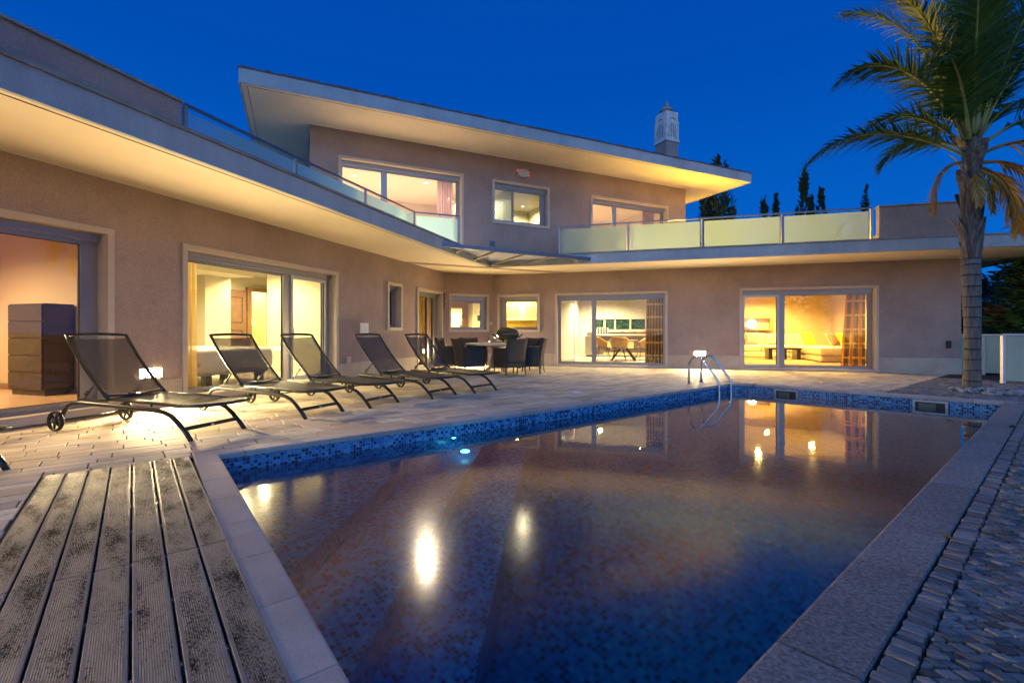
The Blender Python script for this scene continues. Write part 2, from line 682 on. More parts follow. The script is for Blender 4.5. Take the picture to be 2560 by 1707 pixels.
M = dict(
    stucco=stucco_mat("mauve_render", (.40, .305, .265)),
    soffit=plain("cream_soffit_paint", (.78, .67, .50), .85, var=.07, scale=1.1, bump=.15, bscale=90),
    fascia=stucco_mat("weathered_fascia_paint", (.43, .47, .49), .05, (.94, 1.05)),
    cap=plain("dark_flashing", (.10, .095, .09), .5, var=.3, scale=5),
    coping_cap=plain("weathered_cap_stone", (.30, .27, .23), .8, var=.25, scale=4),
    stone=plain("cream_limestone", (.58, .49, .38), .7, var=.08, scale=3, bump=.1),
    plinth=island_mat("limestone_plinth", [(0, (.46, .38, .29)), (1, (.56, .47, .37))], .7, 40, .12, .06),
    alu=plain("grey_aluminium", (.34, .33, .33), .35, .6),
    alu_in=plain("pale_aluminium", (.55, .54, .52), .4, .3),
    rail=plain("dark_rail_metal", (.16, .18, .21), .35, .7),
    steel=plain("polished_steel", (.62, .64, .66), .16, 1.0),
    glass=glass_mat("window_glass"),
    frost_sky=frosted_mat("sky_tinted_frosted_glass", (.46, .80, .86), .40),  # same frosted glass, the blue of the sky behind put into its colour
    fence_glass=frosted_mat("fence_glass", (.66, .84, .70), .12, .05, .5, .7),
    mirror=glass_mat("shower_glass", (.82, .9, .88), .10),
    frost=frosted_mat("frosted_glass"),
    canopy_glass=frosted_mat("canopy_glass", (.92, .92, .84), .0, .04, .2, .75),
    dark=plain("black_rubber", (.012, .012, .013), .6),
    loungermetal=plain("dark_green_lacquer", (.030, .036, .034), .28, .35),
    sling=sheer_mat("black_mesh_sling", (.045, .043, .038), .80, .55),
    seat=sheer_mat("taupe_mesh_sling", (.085, .078, .058), .93, .5),
    paver=island_mat("sandstone_paver", [(0, (.42, .345, .25)), (.35, (.56, .475, .355)), (.8, (.68, .59, .45)), (1, (.52, .40, .26))], .72, 70, .35, .12),
    coping=island_mat("beige_coping", [(0, (.46, .39, .33)), (1, (.54, .47, .40))], .75, 90, .4, .12),
    granite=island_mat("rough_grey_coping", [(0, (.22, .205, .19)), (1, (.29, .27, .25))], .75, 62, 1.0, .62),
    cobble=island_mat("grey_cobble", [(0, (.11, .105, .105)), (.3, (.19, .18, .175)), (.75, (.29, .275, .26)), (.9, (.24, .205, .165)), (1, (.12, .085, .06))], .62, 45, .6, .18),
    joint=plain("dark_joint_soil", (.035, .03, .026), .95, var=.4, scale=20),
    mosaic=mosaic_mat("blue_mosaic", .95),
    mosaic_deep=mosaic_mat("depth_dimmed_mosaic", .62, .042),  # floor's copy of the mosaic, colour darkened for the dim light at depth
    water=water_mat("pool_water"),
    board=board_mat("worn_composite_board"),
    ground=plain("dry_soil", (.16, .12, .08), .95, var=.3, scale=.3),
    wicker=plain("black_wicker", (.030, .030, .031), .5, var=.3, scale=70, bump=.9, bscale=160),
    white=plain("white_paint", (.78, .77, .74), .5),
    room_white=plain("room_white", (.50, .475, .435), .8),
    room_cream=plain("room_cream", (.48, .445, .34), .8),
    room_ochre=plain("room_ochre", (.46, .35, .23), .8),
    floor_tile=plain("pale_floor_tile", (.62, .53, .42), .25, var=.06),
    floor_wood=wood_mat("wood_floor", (.45, .28, .16), (.55, .36, .22), (8, 1, 1), .3),
    taupe=plain("taupe_lacquer", (.085, .068, .058), .35),
    darkwood=wood_mat("dark_wood", (.022, .016, .012), (.04, .026, .018), (1, 1, 10)),
    brownwood=wood_mat("brown_wood", (.16, .085, .05), (.22, .125, .075), (6, 6, 1)),
    slatwood=wood_mat("amber_slat_wood", (.30, .15, .04), (.55, .30, .08), (16, 16, 1)),
    sofa=plain("cream_leather", (.62, .54, .40), .55, var=.05),
    lime=plain("lime_cushion", (.42, .44, .03), .8, var=.15, scale=12),
    brown=plain("brown_cushion", (.16, .085, .06), .85, var=.2, scale=12),
    pink=plain("rose_cushion", (.62, .42, .33), .85, var=.15, scale=12),
    grey=plain("grey_cushion", (.22, .21, .23), .8, var=.15, scale=12),
    red=plain("red_bowl", (.62, .02, .01), .3),
    green=plain("lime_bowl", (.28, .36, .02), .35),
    black=plain("black_gloss", (.012, .012, .013), .3),
    rug=plain("brown_rug", (.24, .15, .08), .95, var=.3, scale=40),
    bbq=plain("grill_enamel", (.05, .055, .05), .25, .2),
    table=plain("cream_table", (.55, .48, .40), .5, var=.08, scale=5),
    pebble=island_mat("river_pebbles", [(0, (.14, .13, .12)), (.4, (.32, .31, .30)), (1, (.46, .45, .43))], .55, 30, .2, .1),
    bark=None,
)
M["drape_gold"] = stripe_cloth("gold_striped_drape", (.40, .18, .02), (.07, .035, .012), (.46, .27, .07), .9, 4.2, 2.6)
M["drape_dark"] = stripe_cloth("brown_striped_drape", (.15, .080, .016), (.020, .015, .010), (.22, .14, .05), .95, 8, 2.6)
M["drape_sheer"] = stripe_cloth("sheer_gold_drape", (.62, .42, .14), (.5, .34, .12), (.6, .42, .16), .75, 9, .01)
M["drape_mauve"] = stripe_cloth("mauve_drape", (.42, .28, .26), (.36, .24, .24), (.42, .28, .26), .95, 20, .01)
# ------------------------------------------------------------------ ground frames
DA, DB = (.777, .629), (-.629, .777)


def A(a, b, z=0.0):
    """pool frame: a along the long deck edge, b towards the house"""
    return (-2.452 + a * DA[0] + b * DB[0], 3.897 + a * DA[1] + b * DB[1], z)


def inv(x, y):
    dx, dy = x + 2.452, y - 3.897
    return (dx * DA[0] + dy * DA[1], dx * DB[0] + dy * DB[1])


WL = -.165                     # water level
P_NL = (0.0, 0.0)
P_FL = inv(4.586, 9.594)
P_FR = inv(7.227, 6.854)
P_NR = inv(-.0285, .769)


def line_off(p, q, d):
    """the line p-q moved d to its right-hand side"""
    dx, dy = q[0] - p[0], q[1] - p[1]
    l = math.hypot(dx, dy)
    ox, oy = dy / l * d, -dx / l * d
    return (p[0] + ox, p[1] + oy), (q[0] + ox, q[1] + oy)


def isect(l1, l2):
    (x1, y1), (x2, y2) = l1
    (x3, y3), (x4, y4) = l2
    d = (x1 - x2) * (y3 - y4) - (y1 - y2) * (x3 - x4)
    t = ((x1 - x3) * (y3 - y4) - (y1 - y3) * (x3 - x4)) / d
    return (x1 + t * (x2 - x1), y1 + t * (y2 - y1))


def pool_outline(off, r):
    """pool edge moved outwards by off (per side), the far left corner rounded"""
    oA, oF, oR, oN = off
    lA = line_off(P_NL, P_FL, -oA)
    lF = line_off(P_FL, P_FR, -oF)
    lR = line_off(P_FR, P_NR, -oR)
    lN = line_off(P_NR, P_NL, -oN)
    nl, fl, fr_, nr = isect(lN, lA), isect(lA, lF), isect(lF, lR), isect(lR, lN)
    pts = [nl]
    v1 = Vector(nl) - Vector(fl)
    v2 = Vector(fr_) - Vector(fl)
    v1.normalize()
    v2.normalize()
    ang = v1.angle(v2)
    t = r / math.tan(ang / 2)
    cen = Vector(fl) + (v1 + v2).normalized() * (r / math.sin(ang / 2))
    p1, p2 = Vector(fl) + v1 * t, Vector(fl) + v2 * t
    a1 = math.atan2(*(p1 - cen).yx)
    a2 = math.atan2(*(p2 - cen).yx)
    while a2 > a1:
        a2 -= 2 * math.pi
    for k in range(11):
        a = a1 + (a2 - a1) * k / 10
        pts.append((cen.x + r * math.cos(a), cen.y + r * math.sin(a)))
    pts += [fr_, nr]
    return pts


ring0 = pool_outline((0, 0, 0, 0), .34)

# ground: one sheet reaching the horizon, open where the pool lies
g = MB()
gi = [A(*p, -.05) for p in pool_outline((.1, .1, .1, .1), .34)]
far = [(-900, -900, -.05), (-900, 900, -.05), (900, 900, -.05), (900, -900, -.05)]
bm = bmesh.new()
vi = [bm.verts.new(p) for p in gi]
vo = [bm.verts.new(p) for p in far]
ei = [bm.edges.new((vi[i], vi[(i + 1) % len(vi)])) for i in range(len(vi))]
eo = [bm.edges.new((vo[i], vo[(i + 1) % 4])) for i in range(4)]
bmesh.ops.triangle_fill(bm, use_beauty=True, edges=ei + eo)
bm.verts.index_update()
keep = [f for f in bm.faces]
g.raw([v.co[:] for v in bm.verts], [[v.index for v in f.verts] for f in keep])
bm.free()
struct(g.build("ground", M["ground"]))

# pool basin: mosaic walls, floor and the diagonal corner steps
pb = MB()
n = len(ring0)
acc = 0
FLOOR = -1.75
for i in range(n):
    p, q = ring0[i], ring0[(i + 1) % n]
    l = math.hypot(q[0] - p[0], q[1] - p[1])
    pb.face([A(*p, FLOOR), A(*q, FLOOR), A(*q, -.035), A(*p, -.035)], [(acc, FLOOR), (acc + l, FLOOR), (acc + l, -.035), (acc, -.035)])
    acc += l
pf_ = MB()
pf_.face([A(*p, FLOOR) for p in ring0], [p for p in ring0])
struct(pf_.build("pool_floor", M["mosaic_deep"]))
for leg, z0, z1 in ((3.42, FLOOR, -1.15), (2.72, -1.15, -.80), (1.95, -.80, -.45)):
    pb.face([A(0, 0, z1), A(leg, 0, z1), A(0, -leg, z1)], [(0, 0), (leg, 0), (0, -leg)])
    s = leg * 1.414
    pb.face([A(leg, 0, z0), A(0, -leg, z0), A(0, -leg, z1), A(leg, 0, z1)], [(0, z0), (s, z0), (s, z1), (0, z1)])
struct(pb.build("pool_basin", M["mosaic"]))

w = MB()
w.face([A(*p, WL) for p in pool_outline((-.001, -.001, -.001, -.001), .34)][::-1])
struct(w.build("water", M["water"], normals=False))

# coping stones: beige on three sides, rough grey along the near long side
cp = MB()
gp = MB()


def coping_run(mb, p, q, width, first, step, gap=.006, depth=.045, over=.012, t0=0.0, t1=None):
    d = Vector((q[0] - p[0], q[1] - p[1]))
    L = d.length
    d.normalize()
    nrm = Vector((-d.y, d.x))
    t = t0
    t1 = L if t1 is None else t1
    nxt = t0 + first
    while t < t1 - .01:
        e = min(nxt, t1)
        s0, s1 = t + gap / 2, e - gap / 2
        prof = [(-over, -depth), (-over, -.014), (-over + .004, -.005), (-over + .014, 0), (width - .006, 0), (width, -.006), (width, -depth)]
        pa = [A(p[0] + d.x * s0 + nrm.x * k, p[1] + d.y * s0 + nrm.y * k, z) for k, z in prof]
        pc = [A(p[0] + d.x * s1 + nrm.x * k, p[1] + d.y * s1 + nrm.y * k, z) for k, z in prof]
        m = len(prof)
        mb.raw(pa + pc, [tuple(range(m)), tuple(range(m, 2 * m))[::-1]] + [(i, (i + 1) % m, m + (i + 1) % m, m + i) for i in range(m)])
        t = e
        nxt = e + step


lA_ = math.hypot(*P_FL)
coping_run(cp, P_NL, P_FL, .20, .20, .52, t0=.0, t1=lA_ - .36)
lF_ = math.hypot(P_FR[0] - P_FL[0], P_FR[1] - P_FL[1])
coping_run(cp, P_FL, P_FR, .24, .5, .52, t0=.36)
coping_run(cp, P_NR, P_NL, .165, .35, .47, t1=math.hypot(P_NR[0] - P_NL[0], P_NR[1] - P_NL[1]) + .203)
coping_run(gp, P_FR, P_NR, .225, .55, .86, gap=.012)
# curved corner stones
o1 = pool_outline((-.012,) * 4, .34)
o2 = pool_outline((.20, .24, .21, .165), .54)
for k in range(1, 11):
    qd = [o1[k], o1[k + 1], o2[k + 1], o2[k]]
    cp.prism(qd, -.045, 0, lambda x, y, z: A(x, y, z))
# the square far right corner piece
oo = pool_outline((.20, .24, .225, .165), .5)
cp.prism([P_FR, oo[-2], (P_FR[0] + .24, P_FR[1] + .02)], -.045, -.001, lambda x, y, z: A(x, y, z))
struct(cp.build("pool_coping", M["coping"]))
struct(gp.build("pool_coping", M["granite"]), "rough grey stone pool coping beside the cobbles")

# paving slabs of the deck, cut to the coping lines


def clip(poly, px, py, nx, ny):
    out = []
    for i in range(len(poly)):
        a, b = poly[i], poly[(i + 1) % len(poly)]
        da = (a[0] - px) * nx + (a[1] - py) * ny
        db = (b[0] - px) * nx + (b[1] - py) * ny
        if da >= 0:
            out.append(a)
        if (da >= 0) != (db >= 0):
            t = da / (da - db)
            out.append((a[0] + t * (b[0] - a[0]), a[1] + t * (b[1] - a[1])))
    return out


pv = MB()


def slab(mb, poly, top=0.0, bot=-.03, bev=.003, jit=.0008):
    if len(poly) < 3:
        return
    ar = sum(poly[i][0] * poly[(i + 1) % len(poly)][1] - poly[(i + 1) % len(poly)][0] * poly[i][1] for i in range(len(poly))) / 2
    if abs(ar) < .0015:
        return
    cx = sum(p[0] for p in poly) / len(poly)
    cy_ = sum(p[1] for p in poly) / len(poly)
    z = top + rnd.uniform(-jit, jit)
    m = len(poly)

    def inn(d):
        r = list(poly)
        for i in range(m):
            p, q = poly[i], poly[(i + 1) % m]
            l = math.hypot(q[0] - p[0], q[1] - p[1])
            if l < 1e-6:
                continue
            s = 1 if ar > 0 else -1
            nx, ny = -(q[1] - p[1]) / l * s, (q[0] - p[0]) / l * s
            r = clip(r, p[0] + nx * d, p[1] + ny * d, nx, ny)
        return r
    r0, r1_ = inn(.005), inn(.005 + bev)
    if len(r0) != len(r1_) or len(r0) < 3:
        return
    m = len(r0)
    v = [A(*p, bot) for p in r0] + [A(*p, z - bev) for p in r0] + [A(*p, z) for p in r1_]
    f = [tuple(range(2 * m, 3 * m))]
    for i in range(m):
        j = (i + 1) % m
        f += [(i, j, m + j, m + i), (m + i, m + j, 2 * m + j, 2 * m + i)]
    mb.raw(v, f)


fd = Vector((P_FR[0] - P_FL[0], P_FR[1] - P_FL[1])).normalized()
fn = (-fd.y, fd.x)
if fn[0] < 0:
    fn = (-fn[0], -fn[1])
fp = (P_FL[0] + fn[0] * .243, P_FL[1] + fn[1] * .243)
b = -2.9
while b < 11.5:
    h = rnd.choice((.115, .15, .15, .19, .19))
    a = -7.0 - rnd.random() * .5
    while a < 16:
        l = rnd.choice((.2, .27, .34, .42, .5))
        poly = [(a, b), (a + l, b), (a + l, b + h), (a, b + h)]
        ca, cb = a + l / 2, b + h / 2
        x, y, _ = A(ca, cb)
        sL = (x + 2.1) * -.314 + (y - 14.43) * -.9494
        dL = (x + 2.1) * -.9494 + (y - 14.43) * .314
        if not (dL > .6 and sL > 0) and y < 15.5 + abs(x) * .02:
            # region behind the long deck edge
            r1 = clip(poly, 0, .203, 0, 1)
            slab(pv, clip(r1, fp[0], fp[1], -fn[0], -fn[1]))
            r2 = clip(clip(poly, fp[0], fp[1], fn[0], fn[1]), 0, -2.35, 0, 1)
            if a > 5:
                slab(pv, r2)
            r3 = clip(clip(poly, 0, .203, 0, -1), -1.05, 0, -1, 0)
            if a < 0:
                slab(pv, r3)
            r4 = clip(clip(clip(clip(poly, 0, .203, 0, -1), 0, .066, 0, 1), -1.05, 0, 1, 0), -.168, 0, -1, 0)
            if abs(a) < 2:
                slab(pv, r4)
        a += l
    b += h
struct(pv.build("stone_paving", M["paver"], normals=True))
jb = MB()
jb.prism([(-8, .02), (12, .02), (12, 12), (-8, 12)], -.042, -.011, lambda x, y, z: A(x, y, z))
jb.prism([(-8, -8), (-1.045, -8), (-1.045, .019), (-8, .019)], -.042, -.011, lambda x, y, z: A(x, y, z))
jb.prism([(9.62, -6), (16, -6), (16, .019), (9.32, .019)], -.042, -.011, lambda x, y, z: A(x, y, z))
o3 = pool_outline((.1, .1, .228, .1), .3)
jb.prism([o3[-1], o3[-2], (9.6, -9), (-3, -9), (-3, o3[-1][1])], -.050, -.026, lambda x, y, z: A(x, y, z))
struct(jb.build("ground_bed", M["joint"]))

# cobbles: one edging row, then diagonal setts
cb_ = MB()


def sett(pts, top, kk=(.87, .86, .83, .76)):
    n = len(pts)
    cx = sum(p[0] for p in pts) / n
    cy_ = sum(p[1] for p in pts) / n
    tilt = (rnd.uniform(-.04, .04), rnd.uniform(-.04, .04))
    jit = [(x + rnd.uniform(-.004, .004), y + rnd.uniform(-.004, .004)) for x, y in pts]
    rows = []
    for k, z in ((kk[0], -.04), (kk[1], top - .010), (kk[2], top - .003), (kk[3], top)):
        rows.append([(cx + (x - cx) * k, cy_ + (y - cy_) * k, z + (tilt[0] * (x - cx) + tilt[1] * (y - cy_) if z > -.02 else 0)) for x, y in jit])
    f = [tuple(range(3 * n, 4 * n))]
    for r in range(3):
        for i in range(n):
            j = (i + 1) % n
            f.append((r * n + i, r * n + j, r * n + n + j, r * n + n + i))
    cb_.raw(sum(rows, []), f, False)


e0, e1 = line_off(P_FR, P_NR, -.232)
ed = Vector((e1[0] - e0[0], e1[1] - e0[1]))
EL = ed.length
ed.normalize()
en = Vector((ed.y, -ed.x))
if en.y > 0:
    en = -en
t = -2.0
while t < EL + 1.5:
    l = rnd.uniform(.032, .048)
    q = [(t + .001, .0 + rnd.uniform(0, .006)), (t + l - .002, .0 + rnd.uniform(0, .006)), (t + l - .002, .082 + rnd.uniform(-.006, .006)), (t + .001, .082 + rnd.uniform(-.006, .006))]
    sett([A(e0[0] + ed.x * u + en.x * v, e0[1] + ed.y * u + en.y * v)[:2] for u, v in q], .001 + rnd.uniform(-.003, .002), (.96, .95, .93, .88))
    t += l
az = R_(96)
c1, c2 = (math.sin(az), math.cos(az)), (-math.cos(az), math.sin(az))
row = -1.0
while row < 11.5:
    h = rnd.uniform(.038, .048) if row < 8 else .075
    u = -1.0 - rnd.random() * .05
    while u < 12.5:
        l = rnd.uniform(.042, .060) if row < 8 else rnd.uniform(.07, .1)
        sk = .018
        q = [(u, row), (u + l - .003, row), (u + l - .003 - sk, row + h - .003), (u - sk, row + h - .003)]
        pts = [(p[0] * c1[0] + p[1] * c2[0], p[0] * c1[1] + p[1] * c2[1]) for p in q]
        cx, cyy = sum(p[0] for p in pts) / 4, sum(p[1] for p in pts) / 4
        a_, b_ = inv(cx, cyy)
        off = (a_ - e0[0]) * en.x + (b_ - e0[1]) * en.y
        along = (a_ - e0[0]) * ed.x + (b_ - e0[1]) * ed.y
        ok = off > .130 and off < 1.3 and along > -2.5
        ok2 = b_ < -2.36 and a_ > P_FR[0] + .30 and a_ < 14.0 and off < .125 and (cx - 8.4) ** 2 + (cyy - 8.5) ** 2 < 14
        ok = off > .06 and off < 1.3 and along > -2.5
        if ok or ok2:
            pl = [inv(*p) for p in pts]
            if ok:
                pl = clip(pl, e0[0] + en.x * .087, e0[1] + en.y * .087, en.x, en.y)
            ar = sum(pl[i][0] * pl[(i + 1) % len(pl)][1] - pl[(i + 1) % len(pl)][0] * pl[i][1] for i in range(len(pl))) / 2 if len(pl) > 2 else 0
            if abs(ar) > .0005:
                sett([A(*p)[:2] for p in pl], .002 + rnd.uniform(-.005, .004))
        u += l
    row += h
struct(cb_.build("cobblestone_paving", M["cobble"]))

# ------------------------------------------------------------------ the villa
VIL = thing("villa", "mauve rendered two storey villa with lit windows and a wide flat roof", "house", (-2.10, 14.43, 0))
dL, nL = (-.314, -.9494), (.9494, -.314)
dC = (.918, .396)
nC = (.396, -.918)
dR, nR = (.9625, -.2715), (-.2715, -.9625)
dU, nU = (.907, .421), (.421, -.907)
FL_ = frame((-2.10, 14.43), dL, nL)
FC_ = frame((-2.10, 14.43), dC, nC)
FR_ = frame((-.64, 15.06), dR, nR)
FU_ = frame((-.66, 13.25), dU, nU)


def wall(name, fr, s0, s1, z0, z1, holes, mat, th=.26):
    ss = sorted({s0, s1} | {h[0] for h in holes} | {h[1] for h in holes})
    zs = sorted({z0, z1} | {h[2] for h in holes} | {h[3] for h in holes})
    mb = MB()

    def solid(i, j):
        if i < 0 or j < 0 or i >= len(ss) - 1 or j >= len(zs) - 1:
            return False
        c, d = (ss[i] + ss[i + 1]) / 2, (zs[j] + zs[j + 1]) / 2
        return not any(h[0] < c < h[1] and h[2] < d < h[3] for h in holes)
    for i in range(len(ss) - 1):
        for j in range(len(zs) - 1):
            if not solid(i, j):
                continue
            a, b, c, d = ss[i], ss[i + 1], zs[j], zs[j + 1]
            for q in (0, -th):
                mb.face([fr(a, q, c), fr(b, q, c), fr(b, q, d), fr(a, q, d)])
            if not solid(i - 1, j):
                mb.face([fr(a, 0, c), fr(a, -th, c), fr(a, -th, d), fr(a, 0, d)])
            if not solid(i + 1, j):
                mb.face([fr(b, 0, c), fr(b, -th, c), fr(b, -th, d), fr(b, 0, d)])
            if not solid(i, j - 1):
                mb.face([fr(a, 0, c), fr(b, 0, c), fr(b, -th, c), fr(a, -th, c)])
            if not solid(i, j + 1):
                mb.face([fr(a, 0, d), fr(b, 0, d), fr(b, -th, d), fr(a, -th, d)])
    return mb.build(name, mat, VIL)


SW = .07      # stone surround
OL = [(8.214, 8.214)]
win_L = [(9.08, 12.6, .02, 2.29), (4.905, 8.214, .02, 2.285), (2.41, 3.09, 1.09, 2.285), (.101, 1.647, .005, 2.285)]
win_C = [(.154, 1.481, 1.064, 2.257)]
win_R = [(.185, 1.569, 1.063, 2.261), (2.052, 5.368, .005, 2.255), (7.275, 10.58, .005, 2.273)]
win_U = [(-4.003, -.748, 3.17, 5.42), (.108, 1.964, 4.152, 5.393), (3.45, 6.63, 3.17, 5.366)]
wall("wall", FL_, 0, 19, -.04, 2.90, win_L, M["stucco"])
wall("wall", FC_, 0, 1.589, -.04, 2.90, win_C, M["stucco"])
wall("wall", FR_, 0, 12.343, -.04, 2.90, win_R, M["stucco"])
wall("wall", FU_, -4.647, 7.425, 2.88, 6.06, win_U, M["stucco"])
# end walls, back walls
FRe = frame(FR_(12.343, 0, 0)[:2], (-nR[0], -nR[1]), dR)
wall("wall", FRe, .262, 8.2, -.04, 2.90, [], M["stucco"])
FUr = frame(FU_(7.425, 0, 0)[:2], (-nU[0], -nU[1]), dU)
wall("wall", FUr, .262, 7.0, 3.1, 6.06, [], M["stucco"])
FUl = frame(FU_(-4.647, 0, 0)[:2], (-nU[0], -nU[1]), (-dU[0], -dU[1]))
wall("wall", FUl, .262, 7.0, 3.1, 6.06, [], M["stucco"])


def plinth(fr, spans, z=.375):
    mb = MB()
    for a, b in spans:
        t = a
        while t < b - .02:
            e = min(t + .62, b)
            if b - e < .15:
                e = b
            mb.box(t + .0015, e - .0015, .001, .018, -.03, z, fr)
            t = e
    return mb.build("plinth", M["plinth"], VIL)


for sp in ((1.65, 4.90), (8.22, 9.075), (12.605, 19)):
    plinth(FL_, [sp])
plinth(FC_, [(.02, 1.57)])
for sp in ((.02, 2.048), (5.372, 7.27), (10.585, 12.343)):
    plinth(FR_, [sp], .39)
plinth(FRe, [(0, 8.2)], .39)

# lower roof slab = terrace, its fascia and cap
fL0 = (-.66 - 17.4 * .34, 13.26 - 17.4)
slabp = [fL0, (-.66, 13.26), (12.30, 9.60), (14.6, 17.8), (-1.0, 26.0), (-15.5, 21.0), (-17.5, -1.0)]
mb = MB()
mb.prism(slabp, 2.892, 3.12)
mb.build("roof_slab", M["soffit"], VIL)


def strip(name, pts, q0, q1, z0, z1, mat, parent=None):
    """band following a polyline in plan; q measured to the right-hand side of travel"""
    mb = MB()
    P = [Vector(p) for p in pts]
    offs = []
    for i, p in enumerate(P):
        d0 = (P[i] - P[i - 1]).normalized() if i else None
        d1 = (P[i + 1] - P[i]).normalized() if i < len(P) - 1 else None
        n0 = Vector((d0.y, -d0.x)) if d0 else None
        n1 = Vector((d1.y, -d1.x)) if d1 else None
        if n0 and n1:
            m = (n0 + n1).normalized()
            m = m / m.dot(n0)
        else:
            m = n0 or n1
        offs.append(m)
    for i in range(len(P) - 1):
        c = []
        for z in (z0, z1):
            for (k, q) in ((i, q0), (i + 1, q0), (i + 1, q1), (i, q1)):
                p = P[k] + offs[k] * q
                c.append((p.x, p.y, z))
        mb.hexa(c)
    return mb.build(name, mat, parent or VIL)


edge = [fL0, (-.66, 13.26), (12.30, 9.60), (14.6, 17.8)]
strip("fascia", edge, .002, .05, 2.875, 3.135, M["fascia"])
strip("cap_stone", edge, -.20, .075, 3.136, 3.172, M["coping_cap"])
strip("drip_groove", edge, -.105, -.095, 2.886, 2.8905, M["cap"])

# upper roof
FRf = frame((-.66, 13.25), dU, nU)
t0, t1, qf, qb = -5.96, 8.77, 1.48, -8.2
mb = MB()
mb.box(t0, t1, qb, qf, 6.052, 6.31, FRf)
roof = mb.build("roof", M["soffit"], VIL)
mb = MB()
mb.box(t0 - .04, t1 + .04, qf + .002, qf + .042, 6.035, 6.325, FRf)
mb.box(t0 - .042, t0 - .002, qb, qf, 6.035, 6.325, FRf)
mb.box(t1 + .002, t1 + .042, qb, qf, 6.035, 6.325, FRf)
mb.build("fascia", M["fascia"], roof)
mb = MB()
mb.box(t0 - .06, t1 + .06, qb, qf + .06, 6.327, 6.352, FRf)
k = t0
while k < t1:                       # uneven tile ends along the flashing
    l = rnd.uniform(.12, .3)
    if rnd.random() < .6:
        mb.box(k, k + l - .02, qf - .05, qf + .066, 6.353, 6.360 + rnd.random() * .014, FRf)
    k += l
mb.build("flashing", M["cap"], roof)
mb = MB()
mb.box(t0 + .10, t1 - .10, qf - .112, qf - .104, 6.046, 6.0515, FRf)
mb.box(t0 + .10, t0 + .108, qb, qf - .114, 6.046, 6.0515, FRf)
mb.build("drip_groove", M["cap"], roof)

# chimney
CH = frame((5.60, 16.95), dU, nU)
mb = MB()
mb.box(-.28, .28, -.28, .28, 6.30, 7.86, CH)
chm = mb.build("chimney", M["stucco"], roof)
whitew = plain("lime_washed_stone", (.72, .69, .64), .85, var=.22, scale=5, bump=.3)
mb = MB()
mb.box(-.315, .315, -.315, .315, 7.862, 7.92, CH)
mb.box(-.295, .295, -.295, .295, 7.922, 8.62, CH)
mb.box(-.275, .275, -.275, .275, 8.622, 8.93, CH)
for sg in (-1, 1):                    # raised arch mouldings round the slots
    for face in (0, 1):
        def cf(u, q, z, face=face, sg=sg):
            return CH(u, sg * q, z) if face == 0 else CH(sg * q, u, z)
        arc = [(-.2, .297, 8.0), (-.2, .297, 8.5)] + [(-.2 * math.cos(a), .297, 8.52 + .2 * math.sin(a)) for a in [k * math.pi / 8 for k in range(9)]] + [(.2, .297, 8.5), (.2, .297, 8.0)]
        mb.tube([cf(*p) for p in arc], .018, 6)
mb.build("chimney_pot", whitew, chm)
slot_dark = plain("dark_slot", (.13, .125, .13), .9)  # dark strips laid on the pot's faces as its slots
for sg in (-1, 1):
    for u in (-.12, -.04, .04, .12):
        for q in (0, 1):
            mb = MB()
            if q:
                mb.box(u - .013, u + .013, sg * .29, sg * .299, 8.02, 8.45 + .1 * (1 - abs(u) / .12), CH)
            else:
                mb.box(sg * .29, sg * .299, u - .013, u + .013, 8.02, 8.45 + .1 * (1 - abs(u) / .12), CH)
            mb.build("smoke_slot", slot_dark, chm)
mb = MB()
cx, cyy, _ = CH(0, 0, 0)
mb.lathe([(.17, 8.93), (.18, 9.0), (.19, 9.02), (.235, 9.04), (.23, 9.07), (.17, 9.16), (.09, 9.22), (.06, 9.235), (.075, 9.25), (.075, 9.28), (.055, 9.34), (.05, 9.40), (.03, 9.43), (.001, 9.435)], (cx, cyy, 0), 18)
mb.build("finial", plain("mossy_stone", (.36, .31, .27), .9, var=.35, scale=9), chm)

# glass canopy in the inner corner
cf0, cf1, ca = Vector((-1.87, 10.30, 0)), Vector((2.56, 12.72, 0)), Vector((-.66, 13.16, 0))
mb = MB()
mb.bar(cf0 + Vector((0, 0, 2.99)), cf1 + Vector((0, 0, 2.99)), .06, .085)
cano = mb.build("canopy", M["rail"], VIL)
mb = MB()
mb.bar(cf0 + Vector((.09, .05, 2.93)), ca + Vector((0.03, -.06, 2.93)), .07, .05)
mb.bar(cf1 + Vector((-.05, -.02, 2.93)), ca + Vector((.03, -.06, 2.93)), .07, .05)
fdv = (cf1 - cf0).normalized()
pn = Vector((-fdv.y, fdv.x, 0))
for k in (.17, .33, .49, .65, .82):
    p = cf0 + (cf1 - cf0) * k
    # meet the inner rails
    L1 = ((cf0.x, cf0.y), (ca.x, ca.y)) if k < .46 else ((ca.x, ca.y), (cf1.x, cf1.y))
    h = isect(((p.x, p.y), (p.x + pn.x, p.y + pn.y)), L1)
    mb.bar((p.x, p.y, 2.955), (h[0], h[1], 2.925), .035, .05)
mb.build("rafter", plain("painted_wood_frame", (.30, .27, .22), .6), cano)
mb = MB()
mb.face([(cf0.x + .05, cf0.y + .06, 3.04), (cf1.x - .05, cf1.y + .02, 3.04), (ca.x, ca.y, 3.04)])
mb.build("glass_panel", M["canopy_glass"], cano)


